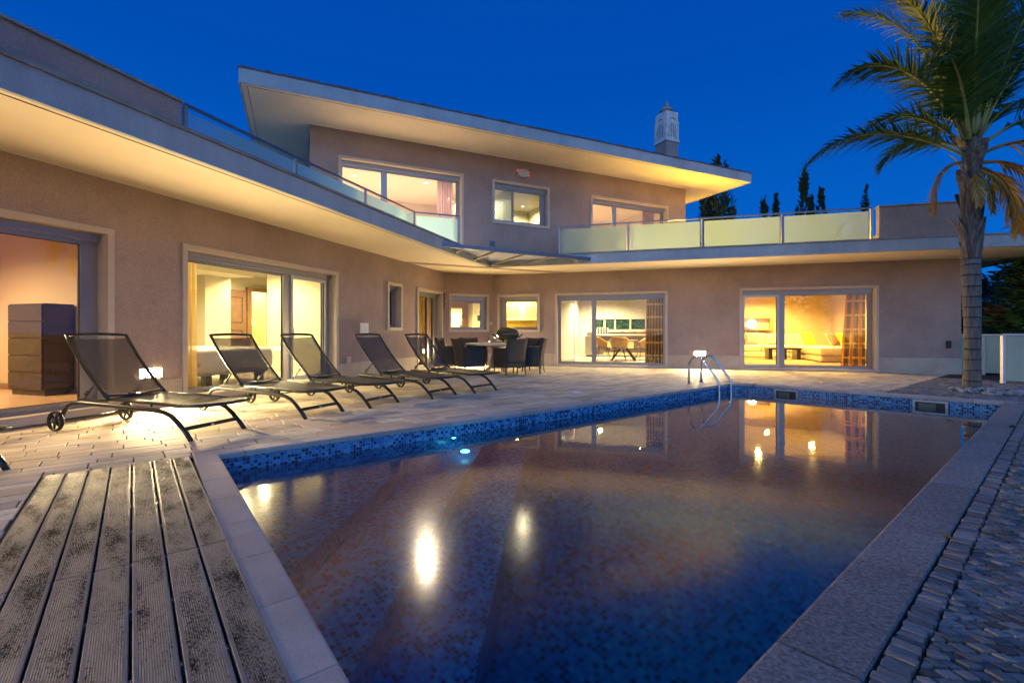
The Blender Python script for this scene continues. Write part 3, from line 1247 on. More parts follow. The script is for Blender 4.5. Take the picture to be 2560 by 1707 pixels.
# terrace railings
def railing(pts, top=3.95, base=3.20, glass="frost"):
    mb = MB()
    P = [Vector((*p, 0)) for p in pts]
    for a, b in zip(P, P[1:]):
        mb.bar(a + Vector((0, 0, top)), b + Vector((0, 0, top)), .045, .035)
    rl = mb.build("railing", M["rail"], VIL)
    for p in P:
        mb = MB()
        mb.box(p.x - .022, p.x + .022, p.y - .022, p.y + .022, 3.173, top - .0175)
        mb.build("post", M["alu"], rl)
    for a, b in zip(P, P[1:]):
        d = (b - a).normalized()
        mb = MB()
        p0, p1 = a + d * .05, b - d * .05
        mb.face([(p0.x, p0.y, base), (p1.x, p1.y, base), (p1.x, p1.y, top - .075), (p0.x, p0.y, top - .075)])
        mb.build("glass_panel", M[glass], rl)
    return rl


railing([(-4.21, 6.02), (-3.62, 7.81), (-2.99, 9.55), (-2.37, 11.36), (-1.32, 11.75)], glass="frost_sky")
rr0 = (1.31, 12.93)
rpts = [rr0]
for u in (1571, 1755, 1955, 2178):
    k = (u - 1280) / 1170
    t = (k * rr0[1] - rr0[0]) / (.9638 + k * .2667)
    rpts.append((rr0[0] + .9638 * t, rr0[1] - .2667 * t))
railing(rpts)
railing([(1.31 + .28, 12.93 + 1.02), (1.32, 12.99)])


def parapet(p, q, th, name="parapet"):
    p, q = Vector((*p, 0)), Vector((*q, 0))
    d = (q - p).normalized()
    nn = Vector((d.y, -d.x, 0)) * th / 2
    mb = MB()
    mb.bar(p + Vector((0, 0, 3.555)), q + Vector((0, 0, 3.555)), th, .765)
    o = mb.build(name, M["stucco"], VIL)
    mb = MB()
    mb.bar(p - d * .02 + Vector((0, 0, 3.955)), q + d * .02 + Vector((0, 0, 3.955)), th + .07, .03)
    mb.build("cap_stone", M["coping_cap"], o)
    return o


pd = Vector((.3257, .9455))
parapet((-4.21 - pd.x * 12, 6.02 - pd.y * 12), (-4.21 - pd.x * .06 - .06, 6.02 - pd.y * .06 + .02), .16)
parapet((8.55, 10.945), (10.06, 10.515), .16)
parapet((10.06 + .03, 10.61), (10.06 + .2715 * 5, 10.515 + .9625 * 5), .16)


# ------------------------------------------------------------------ windows
def window(fr, s0, s1, z0, z1, panes, sill=None, rec=.165, box=.095, name="window", rev=True, handle=None, drain=(), sash=()):
    """stone surround > frame, shutter box, panes; panes = [(a, b)] openings along s in the frame plane"""
    mb = MB()
    W = SW
    q0, q1 = -rec - .08, .028
    zi0 = z0 + (W if sill is None else sill)
    mb.box(s0, s0 + W, q0, q1, z0, z1, fr)
    mb.box(s1 - W, s1, q0, q1, z0, z1, fr)
    mb.box(s0 + W, s1 - W, q0, q1, z1 - W, z1, fr)
    mb.box(s0 + W, s1 - W, q0, q1 + .01, z0, zi0, fr)
    w = mb.build(name, M["stone"], VIL)
    a, b, c, d = s0 + W + .001, s1 - W - .001, zi0 + .001, z1 - W - .001
    mb = MB()
    mb.box(a, b, -rec, -rec + .05, d - box, d, fr)
    mb.box(a, b, -rec + .052, -rec + .07, d - box * .55, d, fr)
    mb.build("shutter_box", M["alu"], w)
    ft = d - box - .002
    mb = MB()
    cur = a
    F = .055
    fb = .075
    q2, q3 = -rec - .062, -rec - .002
    mb.box(a, b, q2, q3, c, c + fb, fr)
    mb.box(a, b, q2, q3, ft - .045, ft, fr)
    edges = sorted(panes)
    xs = [a] + [v for p in edges for v in p] + [b]
    for i in range(0, len(xs), 2):
        if xs[i + 1] - xs[i] > .004:
            mb.box(xs[i], xs[i + 1], q2 + .001, q3 + (.006 if 0 < i < len(xs) - 2 else .001), c + fb + .001, ft - .046, fr)
    mb.box(a, b, q3 + .001, q3 + .03, c, c + .028, fr)      # lower track
    # dark seams between sash and frame
    mb.build("window_frame", M["alu"], w)
    mb = MB()
    for x0, x1 in edges:
        for (u0, u1, v0, v1) in ((x0, x0 + .008, c + fb, ft - .045), (x1 - .008, x1, c + fb, ft - .045), (x0 + .008, x1 - .008, c + fb, c + fb + .008), (x0 + .008, x1 - .008, ft - .053, ft - .045)):
            mb.box(u0, u1, -rec - .045, -rec - .02, v0 + .001, v1 - .001, fr)
    for u in drain:
        mb.box(u - .03, u + .03, q3 + .0301, q3 + .033, c + .006, c + .02, fr)
    mb.build("seal", M["dark"], w)
    for x0, x1 in edges:
        mb = MB()
        q = -rec - .033
        mb.face([fr(x0, q, c + fb), fr(x1, q, c + fb), fr(x1, q, ft - .045), fr(x0, q, ft - .045)])
        mb.build("pane", M["glass"], w)
    for (x0, x1) in sash:              # a sliding sash standing proud of the main frame
        mb = MB()
        v0, v1 = c + .03, ft - .02
        mb.box(x0, x0 + .05, q3 + .008, q3 + .035, v0, v1, fr)
        mb.box(x1 - .05, x1, q3 + .008, q3 + .035, v0, v1, fr)
        mb.box(x0 + .05, x1 - .05, q3 + .008, q3 + .035, v0, v0 + .06, fr)
        mb.box(x0 + .05, x1 - .05, q3 + .008, q3 + .035, v1 - .06, v1, fr)
        mb.build("sash", M["alu_in"], w)
    if handle:
        mb = MB()
        mb.tube([fr(handle[0], q3 + .01, handle[1] - .09), fr(handle[0], q3 + .055, handle[1] - .08), fr(handle[0], q3 + .055, handle[1] + .08), fr(handle[0], q3 + .01, handle[1] + .09)], .011, 6)
        mb.build("handle", M["alu_in"], w)
    return w


window(FL_, *win_L[0], [(9.33, 12.5)], sill=.10, drain=(10.2, 11.6))
window(FL_, *win_L[1], [(5.16, 5.97), (6.20, 8.12)], sill=.10, sash=((5.08, 6.04),), handle=(6.0, 1.02), drain=(7.75, 5.55))
window(FL_, *win_L[2], [(2.60, 2.98)], rec=.18, box=.09)
window(FL_, *win_L[3], [(.45, .70), (.82, 1.54)], sill=.03, rec=.14, handle=(.78, 1.0))
window(FC_, *win_C[0], [(.27, 1.245)], rec=.13, drain=(.5, 1.1))
window(FR_, *win_R[0], [(.43, 1.44)], rec=.13, drain=(1.35,))
dinw = window(FR_, *win_R[1], [(2.20, 3.165), (3.285, 5.245)], sill=.06, drain=(2.4, 2.9, 3.6, 4.9))
livw = window(FR_, *win_R[2], [(7.43, 8.24), (8.44, 10.40)], sill=.06, sash=((7.37, 8.30),), handle=(8.27, 1.05), drain=(7.6, 8.1, 8.8, 10.0))
window(FU_, *win_U[0], [(-3.90, -2.94), (-2.80, -.90)], sill=.03)
window(FU_, *win_U[1], [(.24, 1.735)], rec=.14)
window(FU_, *win_U[2], [(3.60, 4.43), (4.56, 6.46)], sill=.03)
# the dining room's open inward leaf
mb = MB()
lf = frame(FR_(2.16, -.22, 0)[:2], (Vector(FR_(2.16 + .36, -.22 - .84, 0)[:2]) - Vector(FR_(2.16, -.22, 0)[:2])).normalized()[:], nR)
z0, z1 = .09, 2.07
mb.box(0, .07, -.03, .03, z0, z1, lf)
mb.box(.83, .90, -.03, .03, z0, z1, lf)
mb.box(.07, .83, -.03, .03, z0, z0 + .08, lf)
mb.box(.07, .83, -.03, .03, z1 - .08, z1, lf)
leaf = mb.build("door_leaf", M["alu_in"], VIL)
mb = MB()
mb.face([lf(.07, 0, z0 + .08), lf(.83, 0, z0 + .08), lf(.83, 0, z1 - .08), lf(.07, 0, z1 - .08)])
mb.build("pane", M["glass"], leaf)
mb = MB()
mb.tube([lf(.86, .03, 1.02), lf(.86, .08, 1.02), lf(.72, .085, 1.02)], .011, 6)
mb.build("handle", M["rail"], leaf)


# ------------------------------------------------------------------ rooms
def room(fr, s0, s1, d0, d1, z0, z1, wallm, floorm, holes_back=(), ceil=None):
    """inside faces of a room; d is measured inwards"""
    def f(s, d, z):
        return fr(s, -d, z)
    mb = MB()
    mb.face([f(s0, d1, z0), f(s1, d1, z0), f(s1, d1, z1), f(s0, d1, z1)])
    mb.face([f(s0, d0, z0), f(s0, d1, z0), f(s0, d1, z1), f(s0, d0, z1)])
    mb.face([f(s1, d0, z0), f(s1, d1, z0), f(s1, d1, z1), f(s1, d0, z1)])
    mb.build("room_wall", wallm, VIL)
    mb = MB()
    mb.face([f(s0, d0, z1), f(s1, d0, z1), f(s1, d1, z1), f(s0, d1, z1)])
    mb.build("room_ceiling", ceil or M["room_white"], VIL)
    mb = MB()
    mb.face([f(s0, d0 - .1, z0), f(s1, d0 - .1, z0), f(s1, d1, z0), f(s0, d1, z0)])
    mb.build("room_floor", floorm, VIL)
    return f


def downlight(p, watts, col, label, r=.055, disc=25, drop=.03, cat="ceiling light"):
    t = thing("ceiling_spotlight", label, cat, p)
    mb = MB()
    mb.lathe([(r, -.012), (r + .02, -.012), (r + .024, -.004), (r + .024, -.001)], p, 16)
    mb.build("trim_ring", M["white"], t)
    mb = MB()
    mb.lathe([(.001, -.0125), (r, -.0125), (r, -.014), (.001, -.014)], p, 16)
    mb.build("lamp_disc", glow("spot_glow", col, disc), t)
    li = bpy.data.lights.new("bulb", "SPOT")
    li.energy = watts * LAMP
    li.color = col
    li.spot_size = R_(165)
    li.spot_blend = .6
    li.shadow_soft_size = .07
    lo = bpy.data.objects.new("bulb", li)
    COL.objects.link(lo)
    lo.parent = t
    lo.location = (0, 0, -drop)
    return t
# ------------------------------------------------------------------ interiors
WARM = (1.0, .72, .36)
# orange bedroom behind the nearest window
f1 = room(FL_, 8.52, 14.5, .25, 4.6, .13, 2.62, M["room_ochre"], M["floor_wood"])
downlight(f1(10.6, 2.6, 2.60), 62, (1, .69, .36), "recessed ceiling spotlight in the orange room of the nearest window")
mb = MB()
mb.box(8.525, 8.545, -4.55, -.3, .131, .22, FL_)
mb.build("skirting_board", M["brownwood"], VIL)
t = thing("chest_of_drawers", "tall dark chest of drawers behind the nearest window", "dresser", FL_(8.73, -2.1, .13))
mb = MB()
mb.box(8.55, 8.90, -2.5, -1.71, .20, 1.43, FL_)
mb.box(8.56, 8.88, -2.48, -1.73, .131, .20, FL_)
mb.build("cabinet_body", M["darkwood"], t)
for k in range(5):
    z = .22 + k * .24
    mb = MB()
    mb.box(8.901, 8.921, -2.485, -1.725, z + .006, z + .234, FL_)
    mb.build("drawer", M["darkwood"], t)
# yellow bedroom
def f2(s, d, z):
    return FL_(s, -d, z)


def wall_faces(mat, *quads):
    mb = MB()
    for (s0, d0, s1, d1, z0, z1) in quads:
        mb.face([f2(s0, d0, z0), f2(s1, d1, z0), f2(s1, d1, z1), f2(s0, d0, z1)])
    return mb.build("room_wall", mat, VIL)


wall_faces(M["room_cream"], (8.4, .25, 8.4, 4.4, .13, 2.62), (8.4, 4.4, 3.15, 4.4, .13, 2.62), (3.15, 4.4, 2.5, 4.4, 2.17, 2.62), (2.5, 4.4, 1.75, 4.4, .13, 2.62), (1.75, 4.4, 1.75, 2.35, .13, 2.62), (1.75, 2.35, 4.45, 2.35, .13, 2.62), (4.45, 2.35, 4.45, .25, .13, 2.62))
mb = MB()
mb.face([f2(8.4, .25, 2.62), f2(1.75, .25, 2.62), f2(1.75, 4.4, 2.62), f2(8.4, 4.4, 2.62)])
mb.build("room_ceiling", M["room_white"], VIL)
mb = MB()
mb.face([f2(8.4, .15, .13), f2(1.75, .15, .13), f2(1.75, 4.4, .13), f2(8.4, 4.4, .13)])
mb.build("room_floor", M["floor_tile"], VIL)
mb = MB()
mb.box(4.10, 8.39, -4.39, -3.1, 2.40, 2.615, FL_)
mb.box(4.12, 4.80, -4.39, -3.85, .131, 2.399, FL_)
mb.build("room_partition", M["room_cream"], VIL)
room(FL_, 2.2, 3.5, 4.41, 5.9, .13, 2.62, plain("amber_hall_wall", (.55, .46, .24), .8), M["floor_wood"])
downlight(f2(2.8, 5.1, 2.615), 26, (1, .74, .30), "recessed spotlight of the hallway beyond the brown door")
downlight(f2(5.6, 1.9, 2.615), 52, (1, .80, .40), "recessed ceiling spotlight above the patterned bed", disc=9)
downlight(f2(3.7, 3.2, 2.615), 28, (1, .80, .40), "recessed ceiling spotlight in front of the brown door", disc=9)
downlight(f2(7.5, 1.5, 2.615), 28, (1, .80, .40), "recessed ceiling spotlight beside the sheer bedroom curtain", disc=9)
t = thing("bed", "low bed under a fan patterned pale quilt on dark block feet", "bed", FL_(6.7, -1.7, .13))
quilt, nt, b = new_mat("fan_quilt")
tcq = N(nt, "ShaderNodeTexCoord")
vo_ = N(nt, "ShaderNodeTexVoronoi", Scale=5.5, Randomness=.25)
nt.links.new(tcq.outputs["Object"], vo_.inputs["Vector"])
nq = N(nt, "ShaderNodeTexNoise", Scale=7.0, Detail=3.0)
nt.links.new(tcq.outputs["Object"], nq.inputs["Vector"])
cq = mixc(nt, ramp(nt, vo_.outputs["Distance"], [(.05, 1.0), (.32, 0.0)]), (.62, .55, .44), ramp(nt, nq.outputs["Fac"], [(.4, (.22, .19, .17)), (.6, (.45, .30, .12))]))
nt.links.new(cq, b.inputs["Base Color"])
mb = MB()
mb.bbox(5.92, 7.62, -2.75, -.62, .33, .76, .13, FL_, 4)
mb.build("quilt", quilt, t)
mb = MB()
mb.box(6.02, 7.55, -2.7, -.72, .30, .40, FL_)
mb.build("bed_base", M["room_cream"], t)
for s, q in ((7.25, -.74), (6.2, -.74), (7.25, -1.6), (6.2, -1.6)):
    mb = MB()
    mb.box(s - .055, s + .055, q - .055, q + .055, .131, .30, FL_)
    mb.build("leg", M["black"], t)
t = thing("interior_door", "brown panelled door with a steel handle behind the bed", "door", FL_(3.57, -4.36, .13))
mb = MB()
df = frame(FL_(3.90, -4.34, 0)[:2], (-dL[0], -dL[1]), nL)
mb.box(0, .66, -.02, .02, .14, 2.17, df)
door = mb.build("door_panel", M["brownwood"], t)
mb = MB()
for z0, z1 in ((.35, .85), (1.0, 1.1), (1.3, 1.98)):
    for u0, u1, v0, v1 in ((.12, .135, z0, z1), (.525, .54, z0, z1), (.135, .525, z0, z0 + .015), (.135, .525, z1 - .015, z1)):
        mb.box(u0, u1, .0205, .032, v0, v1, df)
mb.build("moulding", M["darkwood"], door)
mb = MB()
mb.tube([df(.06, .02, 1.12), df(.06, .06, 1.12), df(.19, .062, 1.13)], .013, 6)
mb.box(.04, .08, .0205, .03, .99, 1.05, df)
mb.build("handle", M["steel"], door)
mb = MB()
mb.box(3.09, 3.22, -4.38, -4.28, .14, 2.27, FL_)
mb.box(2.45, 3.089, -4.38, -4.28, 2.17, 2.27, FL_)
mb.build("door_frame", M["brownwood"], t)
t = thing("wall_sconce", "small amber wall lamp glowing by the brown door", "wall lamp", FL_(3.12, -4.25, 1.35))
mb = MB()
cc = FL_(3.10, -4.20, 1.22)
mb.lathe([(.03, 0), (.05, .02), (.05, .2), (.03, .22)], cc, 12)
mb.build("lamp_shade", glow("amber_lamp", (1, .55, .10), 4), t)
mb = MB()
mb.box(3.08, 3.12, -4.279, -4.25, 1.30, 1.36, FL_)
mb.build("bracket", M["steel"], t)


def drape(name, fr, s0, s1, q, z0, z1, mat, label, folds=7, amp=.035, flare=0.0, cat="curtain", slant=0.0):
    mb = MB()
    nS = folds * 8
    vs, uvs = [], []
    rows = 7
    for j in range(rows + 1):
        v = j / rows
        z = z1 + (z0 - z1) * v
        for i in range(nS + 1):
            u = i / nS
            s = s0 + (s1 - s0) * u
            s = s + (u - .5) * flare * v + slant * v * (1 - u)
            ph = u * folds * 2 * math.pi
            qq = q + amp * math.sin(ph) * (.6 + .4 * v) + amp * .3 * math.sin(ph * 2.3 + 1)
            vs.append(fr(s, qq, z))
            uvs.append((u * abs(s1 - s0) * 1.6, z))
    for j in range(rows):
        for i in range(nS):
            k = j * (nS + 1) + i
            ids = (k, k + 1, k + nS + 2, k + nS + 1)
            mb.face([vs[m] for m in ids], [uvs[m] for m in ids], True)
    o = mb.build(name, mat)
    return tag(o, label, cat)


drape("curtain", FL_, 7.72, 8.30, -.36, .16, 2.45, M["drape_sheer"], "sheer gold curtain gathered at the side of the patterned bed's window", 7, .04)

# shower room behind the narrow window, utility room behind the back door
f3 = room(FL_, 2.0, 4.2, .25, 2.2, .13, 2.62, M["taupe"], M["floor_tile"])
mb = MB()
mb.box(2.45, 3.05, -.30, -.285, 1.1, 2.25, FL_)
o = mb.build("roller_blind", plain("blue_grey_blind", (.20, .25, .32), .8))
tag(o, "blue grey blind closed behind the narrow window", "blind")
# kitchen (behind the chamfered corner, the back door and the small window)
kf = room(FC_, -3.5, 4.4, .35, 4.6, .13, 2.62, M["room_cream"], M["floor_tile"])
downlight(kf(1.3, 2.0, 2.615), 34, (1, .70, .18), "recessed kitchen spotlight behind the corner window", drop=.5)
downlight(kf(3.2, 1.7, 2.615), 30, (1, .72, .20), "recessed kitchen spotlight in front of the glazed wall cupboards")
downlight(kf(-1.2, 1.8, 2.615), 30, (1, .72, .20), "recessed kitchen spotlight inside the back door")
mb = MB()
mb.box(.3, 3.3, -4.38, -4.33, .14, 2.6, FC_)
for k in range(60):
    mb.box(.3 + k * .05, .33 + k * .05, -4.33, -4.30, .14, 2.6, FC_)
o = mb.build("slat_wall_panel", M["slatwood"], VIL)
t = thing("fridge", "pale yellow lit tall fridge beside the slatted kitchen wall", "fridge", kf(1.3, 3.2, .13))
mb = MB()
mb.bbox(.85, 1.50, -3.6, -2.95, .14, 1.98, .02, FC_)
mb.build("fridge_body", M["white"], t)
mb = MB()
mb.box(.85, 1.50, -2.949, -2.945, 1.28, 1.29, FC_)
mb.box(1.44, 1.46, -2.945, -2.91, 1.35, 1.7, FC_)
mb.build("door_gap", M["dark"], t)
t = thing("oven_tower", "white kitchen tower with two built in ovens", "oven", kf(2.4, 3.4, .13))
mb = MB()
mb.box(2.05, 2.78, -3.9, -3.3, .14, 2.2, FC_)
mb.build("cabinet_body", M["white"], t)
for z in (.95, 1.45):
    mb = MB()
    mb.box(2.13, 2.71, -3.298, -3.27, z, z + .44, FC_)
    ov = mb.build("oven_front", M["alu_in"], t)
    mb = MB()
    mb.box(2.22, 2.60, -3.269, -3.262, z + .06, z + .28, FC_)
    mb.box(2.32, 2.50, -3.269, -3.262, z + .34, z + .40, FC_)
    mb.build("oven_window", M["black"], ov)
t = thing("glass_bottle", "clear dispenser bottle on the kitchen window ledge", "bottle", kf(.72, .55, 1.1))
mb = MB()
mb.lathe([(.04, .0), (.05, .02), (.05, .12), (.025, .2), (.02, .26), (.001, .265)], kf(.72, .55, 1.12), 12)
mb.build("bottle_body", M["alu_in"], t)
mb = MB()
mb.box(.3, 1.3, -.62, -.30, 1.08, 1.12, FC_)
mb.build("window_ledge", M["room_white"], VIL)

# wall cupboards seen through the small kitchen window
def f5(s, d, z):
    return FR_(s, -d, z)


t = thing("wall_cupboard", "cream wall cupboard with frosted glass doors over the kitchen counter", "cupboard", f5(.3, 2.9, 1.5))
mb = MB()
mb.box(-.5, 1.12, -3.05, -2.75, 1.5, 2.2, FR_)
mb.build("cupboard_body", M["room_cream"], t)
fg = plain("sea_glass_panel", (.42, .52, .40), .25)
for a in (-.47, .33):
    mb = MB()
    for u0, u1, v0, v1 in ((a, a + .08, 1.52, 2.12), (a + .70, a + .78, 1.52, 2.12), (a + .08, a + .70, 1.52, 1.6), (a + .08, a + .70, 2.04, 2.12)):
        mb.box(u0, u1, -2.748, -2.72, v0, v1, FR_)
    dd = mb.build("cupboard_door", M["white"], t)
    mb = MB()
    mb.box(a + .08, a + .70, -2.747, -2.735, 1.6, 2.04, FR_)
    mb.build("glass_panel", fg, dd)
mb = MB()
mb.box(-.6, 1.13, -3.055, -3.03, 1.10, 1.49, FR_)
mb.build("tile_splashback", plain("amber_tile", (.62, .46, .10), .35, var=.1), VIL)
mb = MB()
mb.box(-.6, 1.1, -3.05, -2.45, .95, 1.0, FR_)
mb.box(-.6, 1.1, -3.0, -2.5, .14, .949, FR_)
mb.build("kitchen_counter", M["room_cream"], VIL)

# dining room
f6 = room(FR_, 1.95, 6.55, .25, 6.6, .07, 2.62, M["room_white"], M["floor_tile"])
downlight(f6(3.0, 4.9, 2.615), 105, (1, .76, .40), "recessed spotlight over the dining room counter")
downlight(f6(4.6, 2.0, 2.615), 60, (1, .76, .40), "recessed spotlight over the dining table")
mb = MB()
mb.box(2.4, 6.5, -6.598, -6.575, 1.20, 1.64, FR_)
o = mb.build("strip_window", plain("night_glass", (.012, .035, .025), .08), VIL)
mb = MB()
for s in (2.4, 3.0, 3.45, 4.1, 4.75, 5.9):
    mb.box(s, s + .07, -6.574, -6.55, 1.20, 1.64, FR_)
mb.box(2.4, 6.5, -6.574, -6.5, 1.641, 1.72, FR_)
mb.box(2.4, 6.5, -6.574, -6.45, 1.09, 1.199, FR_)
mb.build("window_frame", M["room_cream"], o)
mb = MB()
mb.box(4.83, 5.88, -6.56, -6.54, 1.46, 1.638, FR_)
tag(mb.build("roller_blind", M["room_white"]), "short white blind half lowered over the dining room strip window", "blind")
t = thing("kitchen_island", "taupe kitchen island with a pale top and wood inlay", "kitchen island", f6(4.2, 5.4, .07))
mb = MB()
mb.box(2.75, 6.4, -5.85, -5.2, .16, .93, FR_)
mb.build("cabinet_body", M["taupe"], t)
mb = MB()
mb.box(2.70, 5.3, -5.9, -5.15, .931, 1.0, FR_)
mb.build("worktop", M["room_white"], t)
mb = MB()
mb.box(5.302, 6.42, -5.9, -5.15, .931, 1.0, FR_)
mb.build("worktop", M["taupe"], t)
mb = MB()
mb.box(3.15, 4.3, -5.198, -5.18, .42, .70, FR_)
mb.box(3.1, 4.9, -5.198, -5.19, .165, .25, FR_)
mb.build("wood_inlay", plain("honey_panel", (.66, .44, .20), .5), t)
t = thing("red_bowl", "red bowl on the dining room counter", "bowl", f6(4.62, 5.4, 1.0))
mb = MB()
mb.lathe([(.06, 0), (.12, .03), (.17, .09), (.16, .09), (.11, .04), (.001, .02)], f6(4.62, 5.4, 1.001), 18)
mb.build("bowl_body", M["red"], t)
t = thing("wine_rack", "white wine rack standing on the dining room counter", "rack", f6(3.05, 5.3, 1.0))
mb = MB()
for k in range(5):
    mb.box(2.84 + k * .105, 2.855 + k * .105, -5.5, -5.2, 1.001, 1.26, FR_)
for k in range(4):
    mb.box(2.84, 3.275, -5.5, -5.2, 1.001 + k * .085, 1.012 + k * .085, FR_)
mb.build("rack_body", M["white"], t)
mb = MB()
mb.box(2.86, 3.26, -5.45, -5.4, 1.02, 1.25, FR_)
mb.build("rack_back", M["black"], t)
t = thing("toaster", "grey toaster standing at the end of the dining room counter", "toaster", f6(2.62, 5.0, .9))
mb = MB()
mb.bbox(2.46, 2.74, -5.1, -4.85, .92, 1.11, .03, FR_)
mb.build("toaster_body", plain("grey_enamel", (.22, .22, .23), .3), t)
mb = MB()
mb.box(2.5, 2.7, -5.02, -4.93, 1.105, 1.113, FR_)
mb.build("toaster_slot", M["black"], t)
t = thing("side_cabinet", "narrow grey cabinet under the toaster", "cabinet", f6(2.6, 5.1, .07))
mb = MB()
mb.box(2.40, 2.74, -5.3, -4.8, .14, .915, FR_)
mb.build("cabinet_body", plain("grey_lacquer", (.20, .19, .18), .4), t)
mb = MB()
mb.box(2.43, 2.73, -5.28, -4.83, .075, .139, FR_)
mb.build("cabinet_base", M["black"], t)
# dining table and chairs
tbl = thing("dining_table", "dining table with a dark top and crossed black legs", "table", f6(3.98, 2.85, .07))
mb = MB()
mb.bbox(3.5, 4.5, -3.6, -2.1, .74, .785, .012, FR_)
mb.build("tabletop", M["brownwood"], tbl)
for q in (-2.35, -3.35):
    for a, b_ in ((3.6, 4.4), (4.4, 3.6)):
        mb = MB()
        mb.bar(FR_(a, q, .075), FR_((a + b_) / 2 + (b_ - a) * .08, q, .738), .09, .05)
        mb.build("leg", M["black"], tbl)


def shell_chair(label):
    t = thing("dining_chair", label, "chair", group="brown shell chairs at the dining table")
    mb = MB()
    m_, k_ = 13, 6
    vs, fs = [], []
    for j in range(k_ + 1):
        v = j / k_
        for i in range(m_ + 1):
            a = -1.9 + 3.8 * i / m_
            rr = .25 + .06 * v
            hgt = .36 * v * (1 if abs(a) < .9 else max(.45, 1 - (abs(a) - .9) * .55))
            vs.append((-rr * math.cos(a) + .02, rr * math.sin(a) * 1.02, .46 + hgt))
    for j in range(k_):
        for i in range(m_):
            k = j * (m_ + 1) + i
            fs.append((k, k + 1, k + m_ + 2, k + m_ + 1))
    mb.raw(vs, fs, True)
    o = mb.build("backrest", plain("brown_shell", (.42, .25, .09), .5, var=.1), t)
    sm = o.modifiers.new("thick", "SOLIDIFY")
    sm.thickness = .03
    mb = MB()
    mb.bbox(-.22, .24, -.23, .23, .42, .475, .025)
    mb.build("seat", M["grey"], t)
    for sx in (-1, 1):
        for sy in (-1, 1):
            mb = MB()
            mb.tube([(sx * .13, sy * .13, .42), (sx * .23, sy * .23, 0)], [.014, .009], 6)
            mb.build("leg", M["black"], t)
    return t


ch = shell_chair("brown shell dining chair with its curved back to the glass")
ang = math.atan2(-nR[1], -nR[0])
aR = math.atan2(dR[1], dR[0])
place(ch, f6(3.90, 1.80, .075), ang)
dup(ch, f6(3.30, 2.55, .075), aR + .25, "brown shell dining chair at the side of the table nearer the counter's wine rack")
dup(ch, f6(4.70, 2.75, .075), aR + math.pi - .3, "brown shell dining chair at the side of the table nearer the dark curtain")
drape("curtain", FR_, 4.78, 5.32, -.42, .10, 2.45, M["drape_dark"], "dark brown curtain with pale cross bands beside the dining table", 6, .045, flare=.10)

# living room
YEL = (1.0, .60, .13)
f7 = room(FR_, 6.75, 12.1, .25, 7.7, .07, 2.62, plain("ochre_living_wall", (.50, .41, .28), .8), M["floor_tile"])
downlight(f7(8.3, 2.6, 2.615), 84, YEL, "recessed living room spotlight above the coffee table")
downlight(f7(10.4, 4.4, 2.615), 120, YEL, "recessed living room spotlight above the chaise end of the sofa")
downlight(f7(9.4, 6.3, 2.615), 75, YEL, "recessed living room spotlight over the sofa back by the shelf")
t = thing("corner_sofa", "cream leather corner sofa with a long chaise in the living room", "sofa", f7(10.2, 6.0, .07))
for a, b_ in ((8.15, 9.2), (9.22, 10.27), (10.29, 11.1)):
    mb = MB()
    mb.bbox(a, b_, -7.55, -7.25, .42, 1.02, .09, FR_, 4)
    mb.build("backrest", M["sofa"], t)
    mb = MB()
    mb.bbox(a, b_, -7.28, -6.35, .30, .56, .07, FR_, 4)
    mb.build("seat", M["sofa"], t)
for q0, q1 in ((-5.7, -4.8), (-6.62, -5.72)):
    mb = MB()
    mb.bbox(11.75, 12.05, q0, q1, .42, 1.0, .09, FR_, 4)
    mb.build("backrest", M["sofa"], t)
mb = MB()
mb.bbox(10.18, 11.72, -6.33, -2.95, .30, .56, .06, FR_, 4)
mb.build("seat", M["sofa"], t)
mb = MB()
mb.bbox(8.18, 11.05, -7.5, -6.4, .10, .30, .03, FR_)
mb.bbox(10.22, 11.98, -6.36, -3.0, .10, .299, .03, FR_)
mb.build("sofa_base", M["sofa"], t)


def pillow(p, col, label, rot, tilt=.35, s=.27):
    mb = MB()
    n = 10
    vs, fs = [], []
    for side in (1, -1):
        for j in range(n + 1):
            for i in range(n + 1):
                u, v = i / n * 2 - 1, j / n * 2 - 1
                th = .09 * (max(0, (1 - u * u) * (1 - v * v))) ** .45
                pin = 1 - .10 * (1 - u * u) * abs(v) ** 3 - .0
                pin2 = 1 - .10 * (1 - v * v) * abs(u) ** 3
                vs.append((side * th, u * s * pin2, v * s * pin + s))
    m = (n + 1) ** 2
    for j in range(n):
        for i in range(n):
            k = j * (n + 1) + i
            fs.append((k, k + 1, k + n + 2, k + n + 1))
            fs.append((m + k, m + k + n + 1, m + k + n + 2, m + k + 1))
    mb.raw(vs, fs, True)
    o = mb.build("cushion", M[col])
    # stand it up leaning back
    for v in o.data.vertices:
        v.co = Matrix.Rotation(tilt, 3, "Y") @ v.co
    place(o, p, rot)
    return tag(o, label, "cushion", "scatter cushions on the cream sofa")


a0 = math.atan2(-nR[1], -nR[0])
pillow(f7(9.0, 6.95, .56), "grey", "slate grey cushion leaning on the sofa back", a0 + math.pi, -.3)
pillow(f7(9.75, 7.0, .56), "pink", "rose cushion standing next to the slate grey cushion", a0 + math.pi, -.2, .24)
pillow(f7(10.75, 5.7, .56), "lime", "lime green cushion alone in the middle of the corner sofa", a0 + math.pi + .5, -.45, .29)
pillow(f7(11.45, 5.35, .56), "pink", "rose cushion lying in front of the brown one", a0 + math.pi + .8, -.5, .27)
pillow(f7(11.30, 4.75, .56), "brown", "dark brown cushion between a rose and a lime one", a0 + math.pi + .8, -.5, .27)
pillow(f7(11.40, 4.20, .56), "lime", "lime green cushion nearest the striped living room curtain", a0 + math.pi + .9, -.5, .28)
t = thing("coffee_table", "low black coffee table on open block legs", "coffee table", f7(9.55, 4.75, .07))
mb = MB()
mb.box(9.02, 10.08, -5.1, -4.4, .44, .50, FR_)
